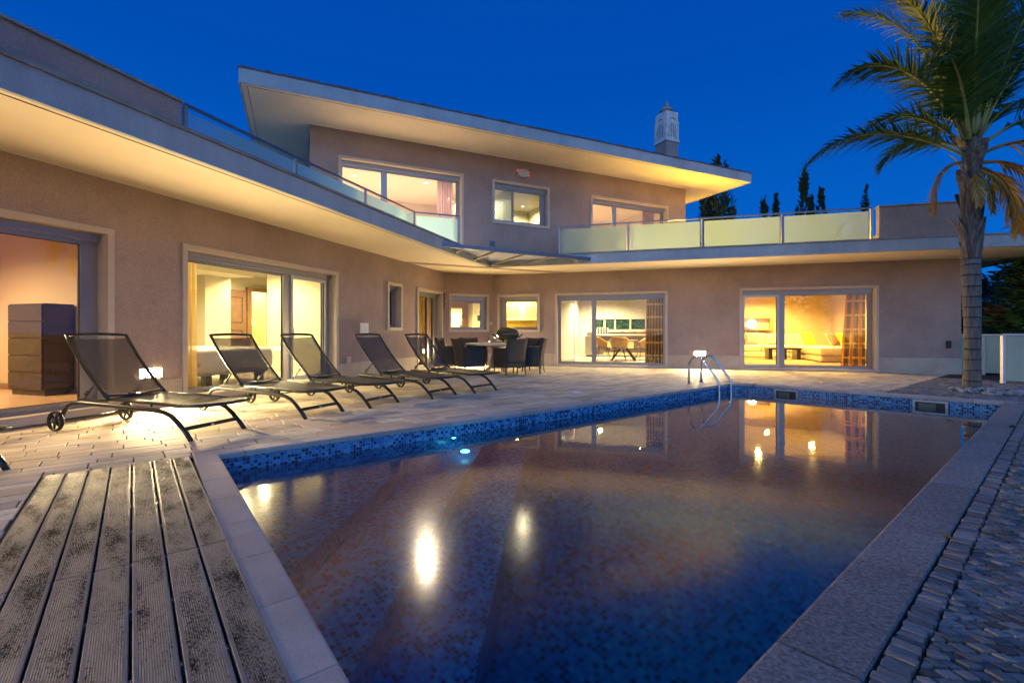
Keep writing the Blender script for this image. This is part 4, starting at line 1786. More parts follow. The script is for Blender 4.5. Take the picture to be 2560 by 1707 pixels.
mb.build("tabletop", M["black"], t)
for a in (9.04, 9.5, 9.94):
    mb = MB()
    mb.box(a, a + .12, -5.05, -4.45, .085, .439, FR_)
    mb.build("leg", M["black"], t)
mb = MB()
mb.box(7.6, 11.0, -6.2, -1.0, .071, .083, FR_)
tag(mb.build("rug", M["rug"]), "brown shaggy rug under the black coffee table", "rug")
t = thing("wall_shelf", "amber lit wall shelf with a row of books above the sofa", "shelf", f7(8.6, 7.5, 1.3))
mb = MB()
mb.box(7.5, 9.85, -7.69, -7.45, 1.66, 1.72, FR_)
mb.box(7.5, 9.85, -7.69, -7.45, 1.16, 1.20, FR_)
mb.box(9.79, 9.85, -7.69, -7.45, 1.201, 1.659, FR_)
mb.build("shelf_board", M["slatwood"], t)
for k in range(13):
    mb = MB()
    h = rnd.uniform(.33, .42)
    mb.box(7.9 + k * .055, 7.945 + k * .055, -7.66, -7.48, 1.201, 1.201 + h, FR_)
    o = mb.build("book", M[rnd.choice(("black", "darkwood", "taupe", "white"))])
    tag(o, "dark spined book in the row on the amber wall shelf", "book", "books on the living room shelf")
t = thing("globe_lamp", "round white globe lamp glowing on the amber shelf", "lamp", f7(9.05, 7.2, 1.2))
mb = MB()
mb.ball(f7(9.05, 7.30, 1.42), .19, .19, .19, 16, 12)
mb.build("lamp_shade", glow("globe_glow", (1, .86, .55), 7), t)
mb = MB()
mb.lathe([(.08, 0), (.08, .02), (.03, .03), (.03, .06)], f7(9.05, 7.30, 1.201), 12)
mb.build("base", M["steel"], t)
drape("curtain", FR_, 10.02, 10.46, -.42, .10, 2.45, M["drape_gold"], "gold and brown striped curtain beside the cream corner sofa", 5, .05, slant=-.16)

# upper rooms
f8 = room(FU_, -4.5, .02, .25, 4.2, 3.18, 5.62, plain("peach_wall", (.50, .42, .34), .8), M["floor_tile"], ceil=plain("peach_ceiling", (.55, .47, .39), .8))
downlight(f8(-1.35, 1.75, 5.615), 48, (1, .80, .54), "recessed spotlight on the peach ceiling of the widest upper window", r=.06, disc=9)
downlight(f8(-3.4, 2.0, 5.615), 95, (1, .80, .54), "recessed spotlight near the peach room's side wall upstairs", r=.05, disc=6)
t = thing("air_conditioner", "white split air conditioner high on the wall of the peach upstairs room", "air conditioner", f8(-.25, 2.6, 5.0))
mb = MB()
mb.bbox(-.24, .0, -3.0, -2.15, 4.98, 5.28, .05, FU_)
mb.build("unit_body", M["white"], t)
mb = MB()
mb.box(-.243, -.2401, -2.9, -2.25, 5.03, 5.05, FU_)
mb.build("vent", M["taupe"], t)
t = thing("pendant_lamp", "small white bowl pendant hanging in front of the air conditioner", "pendant lamp", f8(-.62, 1.6, 5.0))
p = f8(-.62, 1.6, 0)
mb = MB()
mb.lathe([(.11, 5.06), (.12, 5.08), (.09, 5.16), (.02, 5.2), (.02, 5.22)], p, 16)
mb.build("lamp_shade", M["white"], t)
mb = MB()
mb.tube([(p[0], p[1], 5.2), (p[0], p[1], 5.6)], .004, 5)
mb.lathe([(.06, 5.595), (.06, 5.615)], p, 12)
mb.build("cord", M["white"], t)
drape("curtain", FU_, -1.38, -.93, -.42, 3.2, 5.5, M["drape_mauve"], "mauve curtain gathered at the edge of the widest upper window", 6, .04)
f9 = room(FU_, .06, 3.1, .25, 3.6, 3.18, 5.62, plain("bath_wall", (.48, .45, .34), .6), M["floor_tile"], ceil=plain("bath_ceiling", (.52, .49, .38), .7))
downlight(f9(.72, 2.6, 5.615), 20, (1, .86, .52), "recessed bathroom spotlight by the left shower pane", r=.05, disc=9)
downlight(f9(2.5, 2.9, 5.615), 15, (1, .86, .52), "recessed bathroom spotlight behind the grey partition", r=.04, disc=9)
mb = MB()
mb.box(1.12, 1.20, -2.7, -.9, 3.19, 5.61, FU_)
mb.build("room_partition", plain("grey_partition", (.42, .39, .36), .6), VIL)
mb = MB()
mb.box(.70, 1.1, -1.62, -1.61, 3.4, 5.25, FU_)
t = tag(mb.build("shower_screen", M["mirror"]), "clear glass shower screen with chrome edge behind the square upper window", "shower screen")
mb = MB()
mb.box(.69, .70, -1.625, -1.605, 3.4, 5.25, FU_)
mb.build("screen_edge", M["steel"], t)
f10 = room(FU_, 3.2, 7.15, .25, 4.2, 3.18, 5.62, plain("peach_wall_b", (.50, .42, .33), .8), M["floor_tile"], ceil=plain("peach_ceiling_b", (.55, .47, .37), .8))
downlight(f10(3.95, 2.2, 5.615), 150, (1, .78, .50), "recessed spotlight on the ceiling of the upper window nearest the chimney", r=.06, disc=9)
drape("curtain", FU_, 5.85, 6.38, -.42, 3.2, 5.5, M["drape_mauve"], "mauve curtain in the upper window nearest the chimney", 6, .04)

# ------------------------------------------------------------------ outside lamps and fittings on the walls
brick_glow = glow("brick_lamp_glow", (1.0, .73, .36), 2000)


def brick_lamp(fr, s, z, label, w=.28, h=.11):
    t = thing("wall_lamp", label, "wall lamp", fr(s, .0, z - h / 2), group="recessed brick lamps on the villa walls")
    mb = MB()
    mb.box(s - w / 2 - .018, s + w / 2 + .018, .002, .022, z + h / 2, z + h / 2 + .018, fr)
    mb.box(s - w / 2 - .018, s + w / 2 + .018, .002, .022, z - h / 2 - .018, z - h / 2, fr)
    mb.box(s - w / 2 - .018, s - w / 2, .002, .022, z - h / 2, z + h / 2, fr)
    mb.box(s + w / 2, s + w / 2 + .018, .002, .022, z - h / 2, z + h / 2, fr)
    mb.build("housing", M["alu"], t)
    mb = MB()
    mb.box(s - w / 2 + .001, s + w / 2 - .001, .003, .014, z - h / 2 + .001, z + h / 2 - .001, fr)
    mb.build("diffuser", brick_glow, t)
    return t


brick_lamp(FL_, 8.643, .48, "bright brick lamp on the wall between the two big bedroom windows")
brick_lamp(FR_, 6.243, .44, "bright brick lamp low on the wall behind the pool ladder")
brick_lamp(FC_, .80, .44, "brick lamp hidden behind the wicker chairs at the corner window")
brick_lamp(FL_, 13.3, .48, "brick lamp on the wall beyond the nearest window")
tlamp = brick_lamp(FU_, 7.02, 3.62, "yellow terrace lamp glowing behind the frosted railing")
for c_ in tlamp.children:
    if c_.name.startswith("diffuser"):
        c_.data.materials[0] = glow("terrace_lamp_glow", (1.0, .60, .05), 4600)
tl2 = brick_lamp(FUr, 3.0, 3.62, "terrace lamp round the corner on the upper storey's side wall")
for c_ in tl2.children:
    if c_.name.startswith("diffuser"):
        c_.data.materials[0] = glow("side_lamp_glow", (1.0, .60, .05), 4600)

# siren
t = thing("alarm_siren", "white alarm siren with two red lights above the square upper window", "alarm", FU_(1.067, 0, 5.60))
mb = MB()
pr = [(1.067 + .20 * math.cos(a) * (1.0 if abs(math.cos(a)) > .7 else .92), 5.69 + .115 * math.sin(a)) for a in [k * math.pi / 8 for k in range(16)]]
mb.prism(pr, .002, .075, lambda x, y, z: FU_(x, z, y))
mb.build("siren_body", plain("siren_plastic", (.62, .58, .55), .5), t)
mb = MB()
pr = [(1.067 + .085 * math.cos(a), 5.69 + .085 * math.sin(a)) for a in [k * math.pi / 8 for k in range(16)]]
mb.prism(pr, .0755, .092, lambda x, y, z: FU_(x, z, y))
mb.build("speaker_cover", M["alu_in"], t)
for u, v in ((.885, 5.75), (1.25, 5.63)):
    mb = MB()
    mb.box(u - .014, u + .014, .04, .085, v - .018, v + .018, FU_)
    mb.build("red_light", glow("red_led", (1, .04, .02), 1.2), t)


def grille(fr, s, z, w, h, label, mat, n=5):
    t = thing("wall_vent", label, "vent", fr(s, 0, z - h / 2))
    mb = MB()
    for u0, u1, v0, v1 in ((-w / 2, -w / 2 + .015, -h / 2, h / 2), (w / 2 - .015, w / 2, -h / 2, h / 2), (-w / 2 + .015, w / 2 - .015, -h / 2, -h / 2 + .015), (-w / 2 + .015, w / 2 - .015, h / 2 - .015, h / 2)):
        mb.box(s + u0, s + u1, .002, .02, z + v0, z + v1, fr)
    mb.box(s - w / 2 + .016, s + w / 2 - .016, .002, .004, z - h / 2 + .016, z + h / 2 - .016, fr)
    for k in range(n):
        zz = z - h / 2 + .02 + (h - .04) * (k + .5) / n
        mb.box(s - w / 2 + .016, s + w / 2 - .016, .0045, .017, zz - (h - .04) / n * .28, zz + (h - .04) / n * .22, fr)
    mb.build("grille", mat, t)
    return t


grille(FU_, .105, 3.56, .17, .15, "small blue grey vent grille on the upper wall above the glass canopy", plain("blue_vent", (.10, .17, .26), .5))
grille(FL_, 4.556, .445, .12, .125, "small pale vent grille low on the wall beside a lounger", M["alu_in"], 4)
t = thing("wall_plaque", "white wall plaque with five faint lines beside the bedroom window", "plaque", FL_(4.01, 0, .99))
mb = MB()
mb.box(3.86, 4.165, .002, .016, .985, 1.25, FL_)
mb.build("plaque_board", M["white"], t)
mb = MB()
for k in range(5):
    z = 1.215 - k * .048
    mb.box(3.93, 4.14, .0161, .0185, z - .008, z + .004, FL_)
mb.build("raised_line", plain("faint_grey", (.55, .54, .52), .6), t)
t = thing("light_switch", "small pale switch box on the wall between the two kitchen windows", "switch", FC_(1.545, 0, 1.28))
mb = MB()
mb.box(1.515, 1.575, .002, .03, 1.29, 1.38, FC_)
mb.build("switch_box", M["stone"], t)
mb = MB()
mb.box(1.53, 1.56, .031, .036, 1.31, 1.36, FC_)
mb.build("rocker", M["white"], t)
t = thing("wall_socket", "black lidded outdoor socket near the villa's palm corner", "socket", FR_(12.075, 0, .65))
mb = MB()
mb.box(12.03, 12.12, .002, .04, .645, .83, FR_)
mb.build("socket_box", M["black"], t)
mb = MB()
mb.box(12.035, 12.115, .041, .052, .70, .81, FR_)
mb.build("socket_lid", M["black"], t)
# hanging ornament by the back door
mb = MB()
pts = [FL_(.045, .03 + .012 * math.sin(k * 1.3), 2.28 - k * .032) for k in range(16)]
mb.tube(pts, [.012 + .007 * (k % 2) for k in range(16)], 6)
tag(mb.build("hanging_ornament", M["dark"]), "dark twisted ornament hanging on the wall by the back door", "ornament")
# ------------------------------------------------------------------ sun loungers
def arc(cx, cz, r, a0, a1, y, n=6):
    return [(cx + r * math.cos(R_(a0 + (a1 - a0) * k / n)), y, cz + r * math.sin(R_(a0 + (a1 - a0) * k / n))) for k in range(n + 1)]


def lounger(label):
    t = thing("sun_lounger", label, "sun lounger", group="dark mesh sun loungers along the pool deck")
    for y in (-.30, .30):
        mb = MB()
        pts = [(.02, y, .12), (.06, y, .20), (.12, y, .265), (.20, y, .295), (.30, y, .30), (.8, y, .285), (1.30, y, .268), (1.42, y, .255), (1.52, y, .22), (1.60, y, .16), (1.70, y, .07), (1.76, y, 0.0)]
        mb.tube(pts, .0215, 10)
        mb.build("side_rail", M["loungermetal"], t)
        mb = MB()
        mb.lathe([(.099, -.02), (.104, -.012), (.104, .012), (.099, .02), (.083, .014), (.083, -.014)], (0, y * 1.13, .105), 24, "y", True)
        wh = mb.build("wheel", M["dark"], t)
        mb = MB()
        for k in range(6):
            a = R_(60 * k + 15)
            mb.bar((.02 * math.cos(a), y * 1.13, .105 + .02 * math.sin(a)), (.088 * math.cos(a), y * 1.13, .105 + .088 * math.sin(a)), .016, .014, (0, 1, 0))
        mb.lathe([(.026, -.018), (.026, .018)], (0, y * 1.13, .105), 12, "y")
        mb.build("spoke", M["dark"], wh)
    mb = MB()
    mb.tube([(0, -.34, .105), (0, .34, .105)], .011, 8)
    mb.build("axle", M["loungermetal"], t)
    mb = MB()
    mb.bar((1.665, -.29, .105), (1.665, .29, .105), .018, .036)
    cross = mb.build("cross_bar", M["loungermetal"], t)
    mb = MB()
    mb.lathe([(.02, 0), (.018, .003)], (1.676, 0, .105), 14, "x")
    mb.build("badge", M["steel"], cross)
    # bed frame
    mb = MB()
    L = [(.66, -.285, .345), (1.2, -.285, .335), (1.62, -.285, .315), (1.72, -.285, .32), (1.80, -.272, .325), (1.90, -.22, .33), (1.945, -.12, .333), (1.955, 0, .334)]
    mb.tube(L + [(x, -y, z) for x, y, z in L[::-1][1:]], .0165, 8)
    mb.tube([(.66, -.285, .345), (.66, .285, .345)], .0135, 8)
    for x in (.9, 1.25, 1.62):
        mb.tube([(x, -.29, .30), (x, -.285, .335)], .012, 6)
        mb.tube([(x, .29, .30), (x, .285, .335)], .012, 6)
    mb.build("bed_frame", M["loungermetal"], t)
    mb = MB()
    xs = [.68 + (1.93 - .68) * k / 12 for k in range(13)]
    for i in range(12):
        for j in range(6):
            def P(i, j):
                x = xs[i]
                hw = .278 if x < 1.76 else .278 - (x - 1.76) ** 1.0 * .35
                y = -hw + 2 * hw * j / 6
                z = .350 - .022 * (1 - (y / .28) ** 2) - (.035 * (min(1, max(0, (x - .68) / .9))) if x < 1.6 else .035 - (x - 1.6) * .05)
                return (x, y, z + .012)
            mb.face([P(i, j), P(i + 1, j), P(i + 1, j + 1), P(i, j + 1)], None, True)
    o = mb.build("bed_sling", M["seat"], t)
    # backrest leaning from the hinge to the head
    hx, hz, tx, tz = .68, .345, .07, .985

    def B(u, y, off=0.0):
        bow = -.03 * math.sin(math.pi * u)
        return (hx + (tx - hx) * u + bow * .7, y, hz + (tz - hz) * u + bow * .66 - off)
    mb = MB()
    side = [B(k / 8, -.29) for k in range(9)]
    top = [(tx - .006, -.29 + .58 * k / 8, tz + .012 * math.sin(math.pi * k / 8)) for k in range(1, 8)]
    mb.tube(side + top + [(x, -y, z) for x, y, z in side[::-1]], .018, 8)
    mb.tube([B(.06, -.285), (B(.06, 0)[0] + .02, 0, B(.06, 0)[2] - .02), B(.06, .285)], .012, 8)
    bk = mb.build("backrest", M["loungermetal"], t)
    mb = MB()
    for i in range(12):
        for j in range(8):
            def Q(i, j):
                u = .085 + (.955 - .085) * i / 12
                y = -.275 + .55 * j / 8
                p = B(u, y)
                d = .012 * (1 - (y / .275) ** 2)
                return (p[0] - d * .7, p[1], p[2] - d)
            mb.face([Q(i, j), Q(i + 1, j), Q(i + 1, j + 1), Q(i, j + 1)], None, True)
    mb.build("backrest_sling", M["sling"], bk)
    for y in (-.245, .245):
        mb = MB()
        p = B(.33, y)
        mb.tube([p, (.27, y, .335)], .010, 6)
        for k in range(5):
            f = .25 + k * .13
            q = (p[0] + (.27 - p[0]) * f, y, p[2] + (.335 - p[2]) * f)
            if f > .55:
                mb.box(q[0] - .034, q[0] + .004, y - .012, y + .012, q[2] - .014, q[2] + .008)
        mb.build("prop_arm", M["loungermetal"], t)
        mb = MB()
        mb.bar((.18, y, .325), (.62, y, .325), .02, .02)
        mb.build("ratchet_rail", M["loungermetal"], t)
    return t


def lounger_at(nx, ny, ang):
    """origin so that the near foot stands on (nx, ny)"""
    c, s = math.cos(R_(ang)), math.sin(R_(ang))
    return (nx - 1.76 * c - .30 * s, ny - 1.76 * s + .30 * c, 0)


lg = lounger("sun lounger in front of the lit brick lamp, its wheels in full view")
place(lg, lounger_at(-2.995, 4.37, -16.0), R_(-16.0))
for (nx, ny, an, lab) in (
        (-2.415, 5.487, -23.0, "sun lounger in front of the patterned bed's window"),
        (-1.894, 6.28, -23.5, "sun lounger whose back stands before the right pane of the bedroom window"),
        (-1.207, 7.17, -28.5, "sun lounger in front of the narrow window and the plain mauve wall"),
        (-.613, 7.84, -34.0, "sun lounger beside the wicker chairs, in front of the back door"),
        (-3.83, 2.86, -10.0, "sun lounger with only its foot end showing at the picture's edge")):
    dup(lg, lounger_at(nx, ny, an), R_(an), lab)

# ------------------------------------------------------------------ dining set on the patio
t = thing("patio_table", "round cream pedestal table among the wicker chairs", "table", (-.42, 12.15, 0))
tc_ = (-.42, 12.15)
mb = MB()
mb.lathe([(.60, .70), (.76, .705), (.80, .72), (.80, .745), (.785, .76), (.001, .762)], (*tc_, 0), 36)
mb.build("tabletop", M["table"], t)
mb = MB()
mb.lathe([(.05, .10), (.10, .11), (.14, .2), (.15, .3), (.12, .42), (.09, .55), (.12, .66), (.22, .70)], (*tc_, 0), 20)
ped = mb.build("pedestal", M["table"], t)
for k in range(4):
    a = R_(90 * k + 40)
    mb = MB()
    c, s = math.cos(a), math.sin(a)
    mb.tube([(tc_[0] + r * c, tc_[1] + r * s, z) for r, z in ((.06, .28), (.16, .22), (.26, .09), (.36, .04), (.40, .06), (.37, .09))], [.04, .035, .03, .026, .022, .014], 8)
    mb.build("scroll_foot", M["table"], ped)
t = thing("green_bowl", "small lime green bowl on the round patio table", "bowl", (-.10, 11.85, .763))
mb = MB()
mb.lathe([(.05, .763), (.09, .775), (.10, .81), (.095, .86), (.085, .86), (.08, .79), (.001, .78)], (-.10, 11.85, 0), 18)
mb.build("bowl_body", M["green"], t)


def wicker(label):
    """faces +x; origin on the ground under the seat"""
    t = thing("wicker_chair", label, "chair", group="black wicker armchairs round the patio table")
    # curved back slab
    mb = MB()
    rows, cols = 8, 6
    for side in (0, 1):
        grid = []
        for j in range(rows + 1):
            v = j / rows
            z = .30 + .60 * v
            x = -.25 - .02 * v - .10 * v ** 2.2
            hw = .255 + .025 * v ** 2
            for i in range(cols + 1):
                u = i / cols * 2 - 1
                dip = -.018 * (1 - u * u) * (v ** 4)
                grid.append((x - side * .05 - .02 * (1 - u * u), u * hw, z + dip))
        fs = []
        for j in range(rows):
            for i in range(cols):
                k = j * (cols + 1) + i
                fs.append((k, k + 1, k + cols + 2, k + cols + 1))
        mb.raw(grid, fs, True)
    m = (rows + 1) * (cols + 1)
    rim = [i for i in range(cols + 1)] + [j * (cols + 1) + cols for j in range(1, rows + 1)] + [rows * (cols + 1) + i for i in range(cols - 1, -1, -1)] + [j * (cols + 1) for j in range(rows - 1, 0, -1)]
    for a, b in zip(rim, rim[1:] + rim[:1]):
        mb.f.append((a, b, b + m, a + m))
        mb.uv.append(None)
        mb.sm.append(True)
    mb.build("backrest", M["wicker"], t)
    mb = MB()
    mb.bbox(-.27, .27, -.25, .25, .30, .42, .02)
    mb.build("seat", M["wicker"], t)
    for y in (-1, 1):
        mb = MB()
        prof = [(-.30, .20), (.25, .20), (.27, .28), (.285, .45), (.28, .56), (.25, .63), (.20, .655), (-.28, .645), (-.27, .40)]
        mb.prism(prof, y * .255, y * .295, lambda x, yy, z: (x, z, yy))
        mb.bbox(-.29, .27, y * .275 - .03, y * .275 + .03, .648, .67, .008)
        mb.build("arm_panel", M["wicker"], t)
    mb = MB()
    mb.bbox(.235, .285, -.25, .25, .20, .41, .012)
    mb.bbox(-.31, -.262, -.25, .25, .20, .31, .012)
    mb.build("skirt", M["wicker"], t)
    for x in (-.285, .26):
        for y in (-.26, .26):
            mb = MB()
            mb.tube([(x, y, .21), (x * 1.06, y * 1.03, 0.03)], .015, 8)
            lg_ = mb.build("leg", M["dark"], t)
            mb = MB()
            mb.tube([(x * 1.06, y * 1.03, .03), (x * 1.065, y * 1.03, .0)], .016, 8)
            mb.build("foot_cap", M["alu_in"], lg_)
    return t


wc = wicker("black wicker armchair with its back square to the pool")


def round_at(az, r):
    a = R_(az)
    return (tc_[0] + r * math.sin(a), tc_[1] + r * math.cos(a), 0)


def face(p):
    return math.atan2(tc_[1] - p[1], tc_[0] - p[0])


p = (-.06, 11.36, 0)
place(wc, p, face(p) + .10)
for p, da, lab in (
        ((.46, 11.72, 0), .20, "wicker armchair turned side on beside the dining room's open glass door"),
        ((-1.04, 11.62, 0), -.15, "brown lit wicker armchair with its back to the loungers"),
        ((-1.58, 12.55, 0), .1, "wicker armchair half hidden behind the farthest lounger's back"),
        ((-1.08, 13.35, 0), 0, "wicker armchair against the chamfered wall under the slatted kitchen's window"),
        ((.42, 13.10, 0), .1, "pale lit wicker armchair seen over the table beside the grill")):
    dup(wc, p, face(p) + da, lab)

# barbecue on its folding cart
bx, by = -.13, 13.85
t = thing("barbecue", "domed gas grill on a chrome folding cart under the kitchen window", "barbecue", (bx, by, 0))


def BQ(x, y, z):
    a = R_(-4)
    return (bx + x * math.cos(a) - y * math.sin(a), by + x * math.sin(a) + y * math.cos(a), z)


mb = MB()
vs, fs = [], []
nU_, nV = 16, 6
for j in range(nV + 1):
    ph = (j / nV) * math.pi / 2
    for i in range(nU_):
        a = 2 * math.pi * i / nU_
        ex = lambda v, e: math.copysign(abs(v) ** e, v)
        vs.append(BQ(.335 * ex(math.cos(a), .75) * math.cos(ph) ** .8, .24 * ex(math.sin(a), .75) * math.cos(ph) ** .8, 1.0 + .205 * math.sin(ph)))
for j in range(nV):
    for i in range(nU_):
        fs.append((j * nU_ + i, j * nU_ + (i + 1) % nU_, (j + 1) * nU_ + (i + 1) % nU_, (j + 1) * nU_ + i))
mb.raw(vs, fs, True)
lid = mb.build("lid", M["bbq"], t)
mb = MB()
mb.tube([BQ(-.17, -.23, 1.06), BQ(-.17, -.28, 1.07), BQ(.17, -.28, 1.07), BQ(.17, -.23, 1.06)], .013, 8)
mb.build("lid_handle", M["dark"], lid)
mb = MB()
mb.lathe([(.12, .79), (.2, .81), (.30, .88), (.335, .96), (.345, .985), (.345, .998), (.001, .998)], (0, 0, 0), 20)
mb.v = [BQ(x, y * .72, z) for x, y, z in mb.v]
mb.build("grill_bowl", M["bbq"], t)
for sx in (-1, 1):
    mb = MB()
    mb.bar(BQ(sx * .44, -.13, .985), BQ(sx * .10, -.16, .775), .035, .03)
    mb.bar(BQ(sx * .44, .13, .985), BQ(sx * .10, .16, .775), .035, .03)
    mb.bar(BQ(sx * .43, -.17, .985), BQ(sx * .43, .17, .985), .03, .025)
    mb.build("cradle_arm", M["dark"], t)
    mb = MB()
    mb.tube([BQ(sx * .56, -.18, .70), BQ(sx * .56, -.18, .90), BQ(sx * .53, -.18, .935), BQ(sx * .40, -.18, .935), BQ(sx * .36, -.18, .91), BQ(sx * .36, -.18, .70)], .010, 8)
    mb.tube([BQ(sx * .56, .18, .70), BQ(sx * .56, .18, .90), BQ(sx * .53, .18, .935), BQ(sx * .40, .18, .935), BQ(sx * .36, .18, .91), BQ(sx * .36, .18, .70)], .010, 8)
    mb.build("side_rail", M["steel"], t)
    mb = MB()
    mb.box(-.28, .28, -.2, .2, 0, .02, lambda x, y, z: BQ(sx * .46 + x * .36, y, .73 + z))
    mb.build("side_shelf", M["dark"], t)
    for y in (-.2, .2):
        mb = MB()
        mb.tube([BQ(sx * .36, y, .75), BQ(-sx * .36, y, .06)], .012, 8)
        mb.build("leg", M["steel"], t)
mb = MB()
mb.box(-.34, .34, -.18, .18, .755, .775, BQ)
mb.build("cart_top", M["dark"], t)
for sx in (-1, 1):
    mb = MB()
    mb.lathe([(.07, -.015), (.075, 0), (.07, .015)], BQ(sx * .36, -.2, .075), 14, "y")
    mb.build("wheel", M["dark"], t)

# ------------------------------------------------------------------ pool fittings
t = thing("pool_ladder", "polished steel pool ladder at the rounded pool corner", "pool ladder", (3.75, 9.6, 0))
prof = [(0, 0), (0, .36), (.012, .43), (.05, .50), (.11, .545), (.18, .55), (.24, .52), (.29, .46), (.52, .14), (.56, .075), (.575, .0), (.58, -.2), (.58, -1.0)]
for fx, fy in ((3.56, 9.42), (3.93, 9.72)):
    mb = MB()
    mb.tube([(fx + .775 * p_, fy - .632 * p_, z) for p_, z in prof], .0215, 12)
    mb.build("hand_rail", M["steel"], t)
    mb = MB()
    mb.lathe([(.05, .001), (.05, .008), (.026, .014), (.026, .03)], (fx, fy, 0), 16)
    mb.build("foot_plate", M["steel"], t)
for z in (-.28, -.52, -.76):
    mb = MB()
    mb.bar((3.56 + .775 * .58, 9.42 - .632 * .58, z), (3.93 + .775 * .58, 9.72 - .632 * .58, z), .07, .025)
    mb.build("tread", M["steel"], t)

fdn = Vector((P_FR[0] - P_FL[0], P_FR[1] - P_FL[1]))
LF = fdn.length
fdn.normalize()


def FW(s, q, z):
    """far pool wall: s from the ladder corner, q into the water"""
    qx, qy = fdn.y, -fdn.x
    if qx > 0:
        qx, qy = -qx, -qy
    return A(P_FL[0] + fdn.x * s + qx * q, P_FL[1] + fdn.y * s + qy * q, z)


skim_w = plain("aged_white_plastic", (.50, .50, .45), .5)


def skimmer(s0, s1, label):
    t = thing("pool_skimmer", label, "pool skimmer", FW((s0 + s1) / 2, 0, -.285), group="pool skimmers in the far pool wall")
    mb = MB()
    zt, zb, w = -.058, -.29, .03
    mb.box(s0, s1, .002, .02, zt - w, zt, FW)
    mb.box(s0, s1, .002, .02, zb, zb + w, FW)
    mb.box(s0, s0 + w, .002, .02, zb + w, zt - w, FW)
    mb.box(s1 - w, s1, .002, .02, zb + w, zt - w, FW)
    mb.build("skimmer_frame", skim_w, t)
    mb = MB()
    mb.box(s0 + w, s1 - w, .002, .004, zb + w, zt - w, FW)
    mb.build("throat", plain("dark_throat", (.03, .035, .03), .6), t)
    mb = MB()
    mb.box(s0 + w + .04, s1 - w - .11, .005, .012, zb + w + .02, zt - w - .02, FW)
    mb.build("weir_flap", plain("weir_flap", (.13, .14, .09), .5), t)
    return t


def on_far(u):
    k = (u - 1280) / 1170
    p, d = A(*P_FL)[:2], A(P_FL[0] + fdn.x, P_FL[1] + fdn.y)[:2]
    dx, dy = d[0] - p[0], d[1] - p[1]
    return (k * p[1] - p[0]) / (dx - k * dy)


skimmer(on_far(1936), on_far(1995), "pool skimmer nearer the ladder")
skimmer(on_far(2282), on_far(2370), "pool skimmer below the palm tree")
t = thing("pool_light", "cyan underwater pool lamp shining at the waterline of the long wall", "pool light", A(2.29, -.01, -.30))
mb = MB()
c = A(2.29, -.012, -.235)
for r_, m_, nm, q in ((.055, M["alu"], "bezel", .0), (.026, glow("pool_lamp", (.35, 1.0, .95), 14), "lens", -.010)):
    mb = MB()
    n_ = 18
    pr = [(2.29 + r_ * math.cos(2 * math.pi * k / n_), -.235 + r_ * math.sin(2 * math.pi * k / n_)) for k in range(n_)]
    mb.prism(pr, -.012 + q, -.003 + q, lambda x, z, y: A(x, y, z))
    mb.build(nm, m_, t)
li = bpy.data.lights.new("bulb", "POINT")
li.energy = 2.0
li.color = (.25, .85, 1.0)
li.shadow_soft_size = .05
lo = bpy.data.objects.new("bulb", li)
COL.objects.link(lo)
lo.parent = t
lo.location = Vector(A(2.29, -.25, -.62)) - t.location
for a_, b_, lab, m_ in ((5.35, .95, "round white lid in the deck near the pool edge", M["white"]),):
    mb = MB()
    mb.lathe([(.085, .002), (.085, .007), (.06, .009), (.001, .009)], A(a_, b_, 0), 18)
    tag(mb.build("deck_cover", m_), lab, "cover plate")
mb = MB()
for k in range(6):
    mb.box(-.14, .14, -.05 + k * .018, -.04 + k * .018, .003, .006, lambda x, y, z: (6.35 + x * .96 + y * .27, 9.62 - x * .27 + y * .96, z))
mb.box(-.15, .15, -.06, .06, .001, .0029, lambda x, y, z: (6.35 + x * .96 + y * .27, 9.62 - x * .27 + y * .96, z))
tag(mb.build("drain_grate", M["rail"]), "dark slotted drain grate in the paving before the living room window", "drain")

# composite board cover beside the pool
t = thing("board_deck", "panel of worn ribbed grey boards let into the paving by the pool", "decking", A(-.6, -1.0, 0))
PITCH = .1225
for k in range(7):
    a0 = -1.043 + k * PITCH
    z_off = rnd.uniform(-.001, .001)
    for (b0, b1) in ((-1.931, .062), (-5.2, -1.940)):
        mb = MB()
        w0, w1 = a0 + .004, a0 + PITCH - .005
        prof = [(w0, -.022), (w0, -.003), (w0 + .003, .0), (w1 - .003, .0), (w1, -.003), (w1, -.022)]
        prof = [(x, z + .002 + z_off) for x, z in prof]
        pa = [A(x, b0, z) for x, z in prof]
        pc = [A(x, b1, z) for x, z in prof]
        m_ = len(prof)
        for i in range(m_):
            j = (i + 1) % m_
            mb.face([pa[i], pa[j], pc[j], pc[i]], [(prof[i][0] - a0, b0 + k * 7.3), (prof[j][0] - a0, b0 + k * 7.3), (prof[j][0] - a0, b1 + k * 7.3), (prof[i][0] - a0, b1 + k * 7.3)])
        mb.face(pa, [(0, 0)] * m_)
        mb.face(pc, [(0, 0)] * m_)
        mb.build("board", M["board"], t)
for bb in (-.1, -.55, -1.0, -1.45, -1.9, -2.35, -2.8):
    for k in range(1, 7):
        a0 = -1.043 + k * PITCH
        mb = MB()
        mb.box(a0 - .02, a0 + .02, bb - .012, bb + .012, -.05, -.021, lambda x, y, z: A(x, y, z))
        mb.build("clip", M["alu_in"], t)
mb = MB()
mb.box(-1.05, -.172, -5.3, .063, -.09, -.055, lambda x, y, z: A(x, y, z))
mb.build("joist_bed", M["dark"], t)

